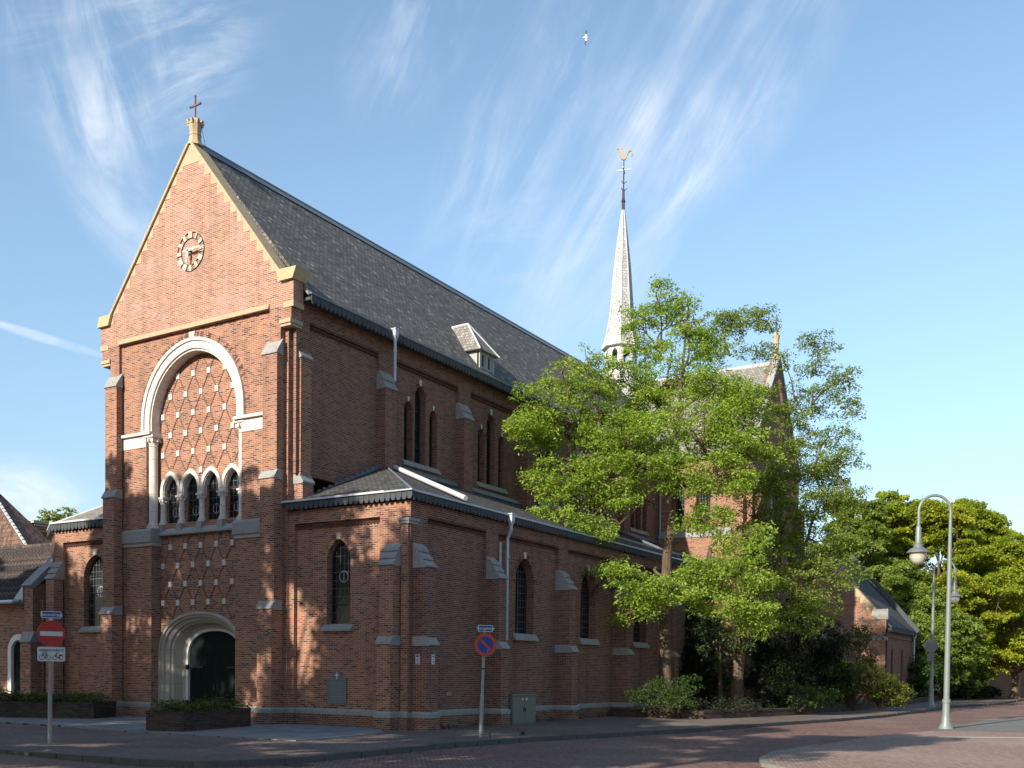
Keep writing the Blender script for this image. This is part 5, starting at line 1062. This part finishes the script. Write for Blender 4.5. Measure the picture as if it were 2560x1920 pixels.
def wander(a, b, n=6, amp=.25, sag=0.):
    a, b = Vector(a), Vector(b); l = (b-a).length; out = []
    o1, o2 = Vector(RNG.normal(0, amp*l*.12, 3).tolist()), Vector(RNG.normal(0, amp*l*.12, 3).tolist())
    for i in range(n+1):
        t_ = i/n; w = math.sin(math.pi*t_); out.append(a.lerp(b, t_)+o1*w+o2*math.sin(2*math.pi*t_)*.6+Vector((0, 0, sag*l*w)))
    return out
def make_tree(name, base, trunk, r0, lobes, label, cat='tree', group=None, bark='bark', leaf='leaf_locust', per=60, L=.17, W=.075, pad=.6, flat=.25, droop=.1, shell=.35, forks=None, twig=.018, inner=True):
    """trunk: points with radii; lobes: (centre, (rx, ry, rz), pads, index of the trunk point its limb leaves from)"""
    t_ = thing(name, base, label, cat, group); m = MB().mat(bark)
    pts = [Vector(p) for p, r in trunk]; m.tube(pts, [r for p, r in trunk], 12)
    rt_ = random.random()
    for k in range(6):                                 # root flare
        a = k*math.pi/3+rt_; m.tube([pts[0]+Vector((math.cos(a)*r0*1.7, math.sin(a)*r0*1.7, -.12)), pts[0]+Vector((math.cos(a)*r0*.75, math.sin(a)*r0*.75, .25)), pts[0]+Vector((0, 0, .9))], [r0*.35, r0*.4, r0*.3], 6)
    for ex in (forks or []): m.tube([Vector(p) for p, r in ex], [r for p, r in ex], 9)
    pads = []
    for c, rr, n, src in lobes:
        c = Vector(c); s0 = src if isinstance(src, Vector) else pts[src]; nr = max(.02, min(.13, .016*math.sqrt(n))); lim = wander(s0, c, 7, .5, .08); m.tube(lim, [nr*(1-.6*i/7) for i in range(8)], 7)
        hub = [lim[4], lim[5], lim[6], lim[7]]; subs = []
        for k in range(n):
            d = RNG.normal(size=3); d /= np.linalg.norm(d); q = (shell+(1-shell)*RNG.uniform(0, 1))**.6
            p = c+Vector((d[0]*rr[0]*q, d[1]*rr[1]*q, d[2]*rr[2]*q)); pads.append((tuple(p), pad*RNG.uniform(.6, 1.35)))
            near = min(hub+subs, key=lambda h: (h-p).length) if subs and RNG.uniform() < .7 else hub[int(RNG.integers(0, 4))]
            tw = wander(near, p, 4, .7, .05); m.tube(tw, [twig*1.6, twig*1.3, twig, twig*.8, twig*.5], 4, cap=False)
            if (p-near).length > .5: subs.append(tw[2])
    m.build('trunk', parent=t_, smooth=False, fix=False)
    P, N, ln, T = pads_to_leaves(pads, per, L, flat, droop); leaf_mesh('crown', P, N, ln, ln*W/L, leaf, t_, T); return t_
def pl(u, v, d, su, sv, sd, n, src, k=None):
    """a lobe given by where it shows in the photograph and its distance; it has real depth sd"""
    s = d/F_PX; return (at(u, v, d), (max(su*s, .3), max(sd, su*s*.7), max(sv*s*1.1, .3)), int(n*1.6), src)
# --- the young honey locust by the aisle
B1 = Vector((11.1, 16.0, .2)); D1 = dep(B1); A1 = lambda u, v, dd=0: at(u, v, D1+dd)
tr1 = [(B1, .27), (A1(1663, 1600), .235), (A1(1664, 1480), .215), (A1(1668, 1385), .20), (A1(1676, 1330), .19), (A1(1684, 1250), .12), (A1(1690, 1150), .10), (A1(1697, 1030), .085), (A1(1706, 920), .06), (A1(1716, 820), .035), (A1(1722, 760), .02)]
fk1 = [[(A1(1674, 1335), .13), (A1(1640, 1270, -.5), .10), (A1(1590, 1200, -1), .08), (A1(1520, 1130, -1.3), .06), (A1(1430, 1060, -1.6), .04), (A1(1370, 1000, -1.8), .02)],
       [(A1(1676, 1320), .13), (A1(1662, 1240, .4), .10), (A1(1640, 1120, .8), .08), (A1(1640, 1000, 1), .055), (A1(1650, 880, 1), .03)],
       [(A1(1680, 1310), .11), (A1(1730, 1230, -.6), .09), (A1(1790, 1160, -1), .07), (A1(1830, 1080, -1), .04)],
       [(A1(1674, 1350), .08), (A1(1720, 1330, -1), .065), (A1(1775, 1370, -2), .05), (A1(1850, 1420, -2.4), .03)], [(A1(1667, 1420), .08), (A1(1640, 1420, -1.2), .06), (A1(1590, 1435, -2.2), .045), (A1(1520, 1440, -2.8), .025)]]
f = lambda i, j: Vector(fk1[i][j][0])
lob1 = [pl(1405, 935, D1-1.6, 60, 40, 1.0, 8, f(0, 4)), pl(1345, 1010, D1-2, 55, 45, 1.0, 9, f(0, 4)), pl(1330, 1065, D1-2.2, 50, 40, 1, 9, f(0, 4)), pl(1420, 1075, D1-1.5, 90, 50, 1.4, 17, f(0, 4)), pl(1480, 1000, D1-1, 75, 50, 1.4, 13, f(0, 3)),
  pl(1400, 1180, D1-2, 85, 50, 1.3, 16, f(0, 3)), pl(1500, 1195, D1-1.4, 95, 60, 1.5, 20, f(0, 2)), pl(1385, 1275, D1-2.2, 70, 40, 1.0, 10, f(0, 2)), pl(1450, 1320, D1-2.3, 60, 35, .9, 7, f(0, 2)), pl(1560, 955, D1+.5, 75, 45, 1.5, 13, f(1, 3)),
  pl(1565, 1070, D1-1, 110, 70, 1.8, 24, f(0, 2)), pl(1680, 960, D1+.3, 95, 60, 1.6, 20, f(1, 3)), pl(1600, 1130, D1-2, 110, 70, 1.6, 24, f(0, 2)), pl(1720, 1080, D1-1.2, 120, 75, 2, 28, f(2, 2)), pl(1650, 1030, D1+1.5, 110, 70, 1.5, 18, f(1, 3)),
  pl(1620, 870, D1+1, 60, 40, 1.0, 8, f(1, 4)), pl(1665, 800, D1+1, 55, 50, .9, 8, f(1, 4)), pl(1735, 860, D1, 60, 45, .9, 8, 8), pl(1700, 760, D1+.5, 45, 35, .7, 5, 9), pl(1750, 800, D1, 40, 40, .7, 4, 9), pl(1790, 960, D1-.5, 70, 50, 1.2, 11, 7),
  pl(1830, 1080, D1-1.4, 80, 60, 1.2, 15, f(2, 3)), pl(1790, 1190, D1-1.6, 90, 55, 1.3, 17, f(2, 2)), pl(1690, 1190, D1-2, 80, 45, 1.2, 13, f(2, 1)), pl(1560, 1240, D1-1.6, 60, 30, 1, 7, f(0, 1)), pl(1760, 1290, D1-2, 75, 35, 1, 10, f(3, 1)),
  pl(1540, 1440, D1-3, 50, 30, .8, 9, f(4, 3)), pl(1600, 1465, D1-3, 60, 30, .8, 11, f(4, 2)), pl(1680, 1475, D1-3.2, 75, 35, .9, 14, f(4, 1)), pl(1760, 1440, D1-3, 80, 50, 1, 16, f(3, 2)), pl(1840, 1430, D1-2.8, 80, 45, 1, 15, f(3, 3)), pl(1800, 1510, D1-3, 70, 30, .8, 9, f(3, 2)), pl(1580, 1530, D1-2.8, 45, 30, .6, 6, f(4, 2)), pl(1850, 1340, D1-2.6, 65, 40, 1, 9, f(3, 2)), pl(1495, 1500, D1+.5, 55, 45, .6, 9, f(4, 2))]
lob1 += [pl(1470, 905, D1-.6, 50, 40, .9, 7, f(0, 3)), pl(1640, 740, D1+.6, 50, 40, .7, 6, f(1, 4)), pl(1600, 810, D1+.9, 45, 40, .7, 6, f(1, 4)), pl(1770, 870, D1, 50, 45, .8, 7, 8), pl(1860, 990, D1-.8, 60, 50, 1, 10, f(2, 3)), pl(1880, 1150, D1-1.5, 70, 50, 1, 12, f(2, 3)), pl(1310, 1080, D1-2.2, 35, 35, .7, 6, f(0, 5)), pl(1500, 1330, D1-2.2, 40, 30, .7, 5, f(0, 1)), pl(1880, 1530, D1-2.6, 60, 40, .8, 10, f(3, 3)), pl(1450, 1560, D1+.8, 50, 40, .5, 8, f(4, 3))]
make_tree('locust_tree', B1, tr1, .27, lob1, 'young locust tree with a thin straight trunk and bright yellow green crown before the aisle', group='trees in the church garden', per=190, L=.135, W=.058, pad=.50, flat=.42, droop=.15)
# --- the older, many-stemmed locust
B2 = Vector((12.15, 22.0, .2)); D2 = dep(B2); A2 = lambda u, v, dd=0: at(u, v, D2+dd)
tr2 = [(B2, .36), (A2(1842, 1690), .30), (A2(1852, 1600), .28), (A2(1866, 1500), .29), (A2(1880, 1420), .33), (A2(1886, 1370), .30), (A2(1900, 1290), .20), (A2(1925, 1210), .16), (A2(1950, 1120), .12), (A2(1960, 1040), .09), (A2(1948, 950), .06)]
fk2 = [[(A2(1884, 1390), .22), (A2(1845, 1300, .6), .17), (A2(1832, 1200, 1), .14), (A2(1834, 1080, 1.2), .11), (A2(1836, 980, 1.2), .09), (A2(1826, 890, 1.2), .06), (A2(1850, 830, 1), .03)],
       [(A2(1835, 1000, 1.2), .07), (A2(1850, 930, .8), .055), (A2(1890, 870, .5), .04), (A2(1930, 830, .3), .02)],
       [(A2(1888, 1400), .18), (A2(1950, 1370, -.8), .13), (A2(2020, 1345, -1.2), .09), (A2(2090, 1360, -1.6), .05), (A2(2140, 1400, -1.8), .025)],
       [(A2(1960, 1050), .09), (A2(1985, 990, -.3), .07), (A2(2030, 930, -.4), .05), (A2(2060, 880, -.4), .025)], [(A2(1975, 1030, -.2), .06), (A2(2030, 1010, -.8), .045), (A2(2100, 1020, -1), .025)],
       [(A2(1900, 1300), .13), (A2(1960, 1240, -.8), .10), (A2(2030, 1190, -1.2), .06), (A2(2090, 1170, -1.4), .03)], [(A2(1850, 1690, .3), .16), (A2(1862, 1600, .5), .15), (A2(1885, 1480, .4), .16), (A2(1893, 1400, .2), .15)]]
g2 = lambda i, j: Vector(fk2[i][j][0])
lob2 = [pl(1800, 815, D2+1.2, 55, 25, .9, 6, g2(0, 5)), pl(1850, 800, D2+1, 55, 25, .9, 6, g2(0, 6)), pl(1920, 800, D2+.4, 60, 30, .9, 7, g2(1, 3)), pl(1790, 880, D2+1.2, 45, 25, .8, 5, g2(0, 5)), pl(1890, 880, D2+.6, 50, 22, .8, 5, g2(1, 2)), pl(1770, 950, D2+1, 55, 35, 1, 7, g2(0, 4)),
  pl(2060, 860, D2-.4, 50, 30, .8, 6, g2(3, 3)), pl(2040, 920, D2-.4, 45, 28, .8, 5, g2(3, 2)), pl(2110, 945, D2-.8, 45, 35, .8, 6, g2(4, 1)), pl(2120, 1015, D2-1, 45, 25, .8, 5, g2(4, 2)), pl(2030, 985, D2-.6, 55, 25, .9, 6, g2(4, 1)), pl(1960, 900, D2, 40, 30, .7, 4, g2(3, 1)),
  pl(1850, 1010, D2+.5, 75, 45, 1.2, 11, g2(0, 3)), pl(1920, 1010, D2+.2, 70, 45, 1.2, 11, 9), pl(1900, 1100, D2-.8, 80, 50, 1.2, 14, 8), pl(1990, 1090, D2-.6, 65, 45, 1, 9, g2(5, 1)), pl(2080, 1090, D2-1.2, 60, 40, 1, 9, g2(5, 2)), pl(2100, 1170, D2-1.4, 60, 40, 1, 10, g2(5, 3)), pl(2020, 1170, D2-1, 70, 45, 1.1, 12, g2(5, 2)),
  pl(1950, 1190, D2-1.4, 75, 50, 1.1, 13, g2(5, 1)), pl(2120, 1250, D2-1.6, 55, 40, .9, 9, g2(5, 3)), pl(2050, 1260, D2-1.4, 75, 45, 1.1, 13, g2(2, 2)), pl(1970, 1290, D2-1.2, 80, 45, 1.1, 13, g2(2, 1)), pl(1870, 1190, D2-1.2, 80, 50, 1.1, 14, 7), pl(1880, 1290, D2-1.6, 70, 45, 1, 11, 6), pl(2110, 1340, D2-1.8, 60, 40, .9, 10, g2(2, 3)),
  pl(2040, 1360, D2-1.6, 75, 40, 1, 12, g2(2, 2)), pl(1950, 1390, D2-1.4, 75, 40, 1, 12, g2(2, 1)), pl(2090, 1430, D2-2, 75, 40, 1, 13, g2(2, 3)), pl(2000, 1450, D2-1.8, 80, 45, 1, 14, g2(2, 2)), pl(1930, 1480, D2-1.8, 65, 45, 1, 10, 4), pl(2050, 1510, D2-2, 70, 35, .9, 10, g2(2, 3))]
lob2 += [pl(1800, 1030, D2+1, 70, 50, 1, 10, g2(0, 3)), pl(1930, 1340, D2-1, 80, 50, 1, 13, g2(5, 0)), pl(2010, 1040, D2, 60, 40, 1, 9, g2(3, 1)), pl(2060, 1200, D2-.5, 60, 45, 1, 10, g2(5, 2)), pl(1900, 1560, D2-1.4, 70, 40, .9, 12, 3), pl(1990, 1550, D2-1.8, 70, 40, .9, 12, g2(2, 1)), pl(1820, 1110, D2+.4, 70, 50, 1, 11, g2(0, 3))]
make_tree('locust_tree', B2, tr2, .36, lob2, 'old many stemmed locust tree with twisting branches and olive leaves', group='trees in the church garden', leaf='leaf_olive', per=165, L=.13, W=.056, pad=.50, flat=.4, droop=.12, twig=.014)
# --- evergreens and shrubs of the garden
def shrub(name, base, blobs, label, leaf, cat='shrub', per=120, L=.12, W=.06, pad=.35, flat=.5, droop=.2, group=None, bark='bark_dark', top=None):
    base = Vector(base); t_ = thing(name, base, label, cat, group); m = MB().mat(bark); pads = []
    for c, rr, n in blobs:
        c = Vector(c)
        for k in range(n):
            d = RNG.normal(size=3); d /= np.linalg.norm(d); q = RNG.uniform(.35, 1)**.5; p = c+Vector((d[0]*rr[0]*q, d[1]*rr[1]*q, d[2]*rr[2]*q)); p.z = max(p.z, base.z+.06)
            pads.append((tuple(p), pad*RNG.uniform(.6, 1.3)))
            if k % 3 == 0 and not top: m.tube(wander(base+Vector((RNG.uniform(-.15, .15), RNG.uniform(-.15, .15), -.05)), p, 4, .6, .05), [.035, .028, .02, .014, .008], 4, cap=False)
    if top: m.tube([base-Vector((0, 0, .1)), Vector(top)], [.14, .04], 8)
    m.build('stem', parent=t_, fix=False); P, N, ln, T = pads_to_leaves(pads, per, L, flat, droop); P[:, 2] = np.maximum(P[:, 2], base.z+.02); leaf_mesh('foliage', P, N, ln, ln*W/L, leaf, t_, T); return t_
def pb(u, v, d, su, sv, sd, n): s = d/F_PX; return (at(u, v, d), (su*s, max(sd, su*s*.8), sv*s), n)
def gz(u, v, d, z=.2): p = at(u, v, d); return (p.x, p.y, z)
G_ = 'shrubs of the church garden'
shrub('yew_tree', gz(1745, 1700, 50), [pb(1745, 1680, 50, 85, 85, 1.4, 110), pb(1735, 1590, 50.5, 70, 80, 1.2, 70), pb(1760, 1520, 51, 50, 50, 1, 18)], 'dark yew standing between the two locust trunks', 'leaf_dark', 'tree', 150, .16, .06, .45, .5, .3, G_)
shrub('yew_tree', gz(1950, 1700, 50), [pb(1940, 1690, 50, 90, 80, 1.5, 110), pb(1950, 1590, 50.5, 85, 80, 1.3, 85), pb(1975, 1500, 51, 60, 60, 1.1, 26)], 'dark yew just right of the old many stemmed trunk', 'leaf_dark', 'tree', 150, .16, .06, .45, .5, .3, G_)
shrub('yew_tree', gz(2050, 1700, 53), [pb(2050, 1690, 53, 75, 75, 1.5, 90), pb(2050, 1600, 53, 60, 80, 1.3, 42)], 'dark yew farthest from the church wall, beside the hall gable', 'leaf_dark', 'tree', 150, .16, .06, .45, .5, .3, G_)
shrub('holly_tree', gz(1800, 1740, 47.0), [pb(1800, 1560, 47, 62, 45, 1.0, 34), pb(1800, 1625, 47, 50, 45, .9, 26), pb(1845, 1590, 47.3, 35, 50, .8, 14)], 'holly with glossy leaves hanging before the dark yew', 'leaf_holly', 'tree', 110, .12, .07, .34, .6, .3, G_, top=at(1800, 1600, 47))
shrub('japanese_maple', gz(1680, 1760, 40.5), [pb(1665, 1722, 40.5, 62, 32, 1.0, 36), pb(1725, 1712, 40.5, 42, 25, .8, 18), pb(1610, 1738, 40.3, 40, 25, .7, 16), pb(1660, 1752, 40.2, 80, 18, .9, 26)], 'feathery green maple shrub behind the low wall at the aisle end', 'leaf_shrub', 'shrub', 130, .12, .04, .32, .35, .35, G_)
shrub('garden_shrub', gz(1800, 1765, 42), [pb(1790, 1762, 42, 70, 18, .7, 30), pb(1880, 1765, 43.5, 60, 14, .6, 20)], 'low dark shrubs under the old locust trunk', 'leaf_dark', 'shrub', 120, .12, .05, .28, .5, .2, G_)
shrub('garden_shrub', gz(2000, 1760, 46), [pb(1990, 1735, 46, 65, 32, .8, 36), pb(2060, 1745, 47, 50, 24, .7, 22)], 'dark leafy shrub at the foot of the yews', 'leaf_shrub', 'shrub', 110, .13, .07, .3, .5, .2, G_)
shrub('garden_shrub', gz(2130, 1745, 52), [pb(2130, 1640, 52.5, 60, 40, 1, 34), pb(2160, 1590, 53, 40, 25, .8, 14), pb(2110, 1700, 52, 60, 45, 1.0, 40), pb(2090, 1600, 53, 35, 25, .8, 12)], 'tall loose green shrub in front of the hall gable', 'leaf_shrub', 'shrub', 105, .15, .07, .38, .4, .25, G_)
shrub('garden_shrub', gz(2205, 1750, 52), [pb(2190, 1715, 52, 52, 42, 1.2, 64), pb(2235, 1735, 52.2, 42, 30, 1.0, 40), pb(2165, 1680, 52, 38, 26, .9, 24)], 'rounded yellow green shrub at the corner of the hall', 'leaf_bright', 'shrub', 130, .15, .06, .32, .5, .3, G_)
shrub('hedge', gz(2440, 1735, 84, 0), [pb(2420, 1733, 84, 40, 10, .9, 30), pb(2465, 1728, 85, 40, 12, .9, 30)], 'low dark hedge before the salmon house', 'leaf_dark', 'hedge', 90, .22, .1, .45, .5, .1)
for k, (x, y, r_) in enumerate([(9.75, 1.6, .32), (9.7, 2.5, .22), (9.62, 3.6, .18), (9.75, 7.3, .2), (9.7, 8.3, .3), (9.65, 11.0, .25), (9.7, 12.6, .35), (9.72, 13.4, .25), (13.1, -.9, .14), (13.35, .35, .13)]):
    shrub('weed', (x, y, 0), [((x, y, .10), (r_*.55, r_, .08), max(3, int(r_*16)))], ['tuft of weeds by the corner buttress', 'small weed along the aisle plinth', 'weed at the foot of the aisle wall', 'weeds beside the grey cabinet', 'tuft of weeds right of the grey cabinet', 'weeds under the second aisle window', 'tall weeds near the garden wall', 'weeds at the last visible buttress', 'weeds round the foot of the no parking post', 'lone grass tuft near the kerb'][k], 'grass', 'weed', 160, .12, .03, .12, .8, .1, 'weeds along the church wall')
def juniper(c, ax, hx, hy, z, label):
    ax = Vector((*ax, 0)).normalized(); ay = Vector((-ax.y, ax.x, 0)); c = Vector((*c, z)); n = int(30*hx*hy/.5)
    bl = [(c+ax*a*hx*.85+ay*b_*hy*.7+Vector((0, 0, .16)), (.38, .38, .15), max(4, n//10)) for a in (-.9, -.45, 0, .45, .9) for b_ in (-.7, .7)]
    shrub('juniper', c, bl, label, 'leaf_juniper', 'shrub', 170, .13, .035, .26, .5, -.2, 'junipers in the planters')
juniper((4.35, -3.35), (-.23, .97), 1.8, .68, .5, 'spreading juniper in the planter before the church doors'); juniper((-5.2, -2.3), (.62, .30), 2.5, .8, .5, 'spreading junipers in the long planter at the left edge')
# --- trees beyond the hall and along the street
def round_tree(name, base, h, rad, hb, n, label, leaf, L, W, pad, per, group, lob=13, bark='bark', seed=None, r0=.3, zmin=None):
    base = Vector(base); top = base+Vector((0, 0, h)); tr = [(base, r0), (base+Vector((.1, .1, hb*.6)), r0*.8), (base+Vector((0, .15, hb)), r0*.7), (base+Vector((.2, 0, (hb+h)/2)), r0*.45), (base+Vector((0, 0, h*.88)), r0*.12)]; lobes = []
    for k in range(lob):
        zt = RNG.uniform(0, 1)**.9; zc = hb+.8+(h-hb-1.6)*zt; w = rad*math.sin(math.pi*min(.95, .18+.74*zt))**.7; a = k*2.4+RNG.uniform(-.4, .4); q = RNG.uniform(.35, .85)*w
        lobes.append((base+Vector((math.cos(a)*q, math.sin(a)*q, zc)), (w*.48, w*.48, (h-hb)*.13+.4), n//lob, 2 if zt < .5 else 3))
    lobes.append((top-Vector((0, 0, 1.2)), (rad*.32, rad*.32, 1.1), n//lob, 4))
    return make_tree(name, base, tr, r0, lobes, label, group=group, leaf=leaf, per=per, L=L, W=W, pad=pad, flat=.25, droop=.25, bark=bark, twig=.03)
for u, v_, d, lab in ((2310, 1700, 74, 'dark undergrowth close behind the rear street lamp'), (2360, 1690, 78, 'dark undergrowth right of the front lamp post'), (2420, 1700, 80, 'dark undergrowth at the foot of the farthest street trees')): shrub('undergrowth', gz(u, 1740, d, 0), [pb(u, v_-15, d, 45, 45, 1.6, 55)], lab, 'leaf_shrub', 'shrub', 70, .24, .11, .55, .5, .2, 'undergrowth beyond the hall')
GB = 'trees beyond the hall'
for u, d, h, rad, lf, lab in ((2130, 84, 14.8, 4.6, 'leaf_olive', 'olive green tree rising directly behind the hall roof'), (2225, 90, 17.2, 5.6, 'leaf_yellow', 'tall yellow green tree left of the front street lamp'), (2335, 86, 17.0, 5.6, 'leaf_yellow', 'broad yellow green tree straight behind the street lamps'), (2440, 92, 16.8, 5.8, 'leaf_yellow', 'yellow green tree right of the front street lamp'), (2535, 88, 13.6, 5.6, 'leaf_yellow', 'yellow green tree cut by the right edge, before the salmon house'), (2290, 80, 8.5, 4.2, 'leaf_olive', 'lower darker tree at the back of the hall')):
    p = at(u, 1740, d); round_tree('street_tree', (p.x, p.y, 0), h, rad, 1.9 if h > 10 else .6, 300, lab, lf, .26, .12, .95, 150, GB, 15)
p = at(150, 1500, 78); round_tree('garden_tree', (p.x, p.y, 0), 13.7, 3.0, 5, 90, 'green tree showing between the cream cornice and the chapel roof', 'leaf_olive', .3, .13, .8, 55, None, 9)
# unseen street trees: a row dappling the church front, others added to block skylight
for k, (x, y, h, rad) in enumerate([(-26, -20, 17, 5), (-19.5, -21, 17.5, 4.8), (-13.0, -20.5, 17.0, 4.6), (-6.3, -20.0, 17.4, 4.4), (-2.6, -21.2, 19.0, 3.8), (1.6, -20.6, 17.6, 4.2), (7.0, -22.0, 16.6, 4.4), (12.2, -23.5, 16.8, 4.2), (16.9, -26.5, 16.3, 3.6), (-9, -29, 17, 5), (3, -30, 16, 5), (38, -8, 13, 4.5), (39, 4, 14, 4.5), (39, 16, 13, 4.5)]):  # the left end, second row and east trees are the added blockers
    round_tree('unseen_shade_tree', (x, y, ZR), h, rad, 4.0, 190, 'unseen leafy avenue tree shading the church from across the street', 'leaf_street', .30, .16, .85, 95, 'avenue trees across the street', 14)
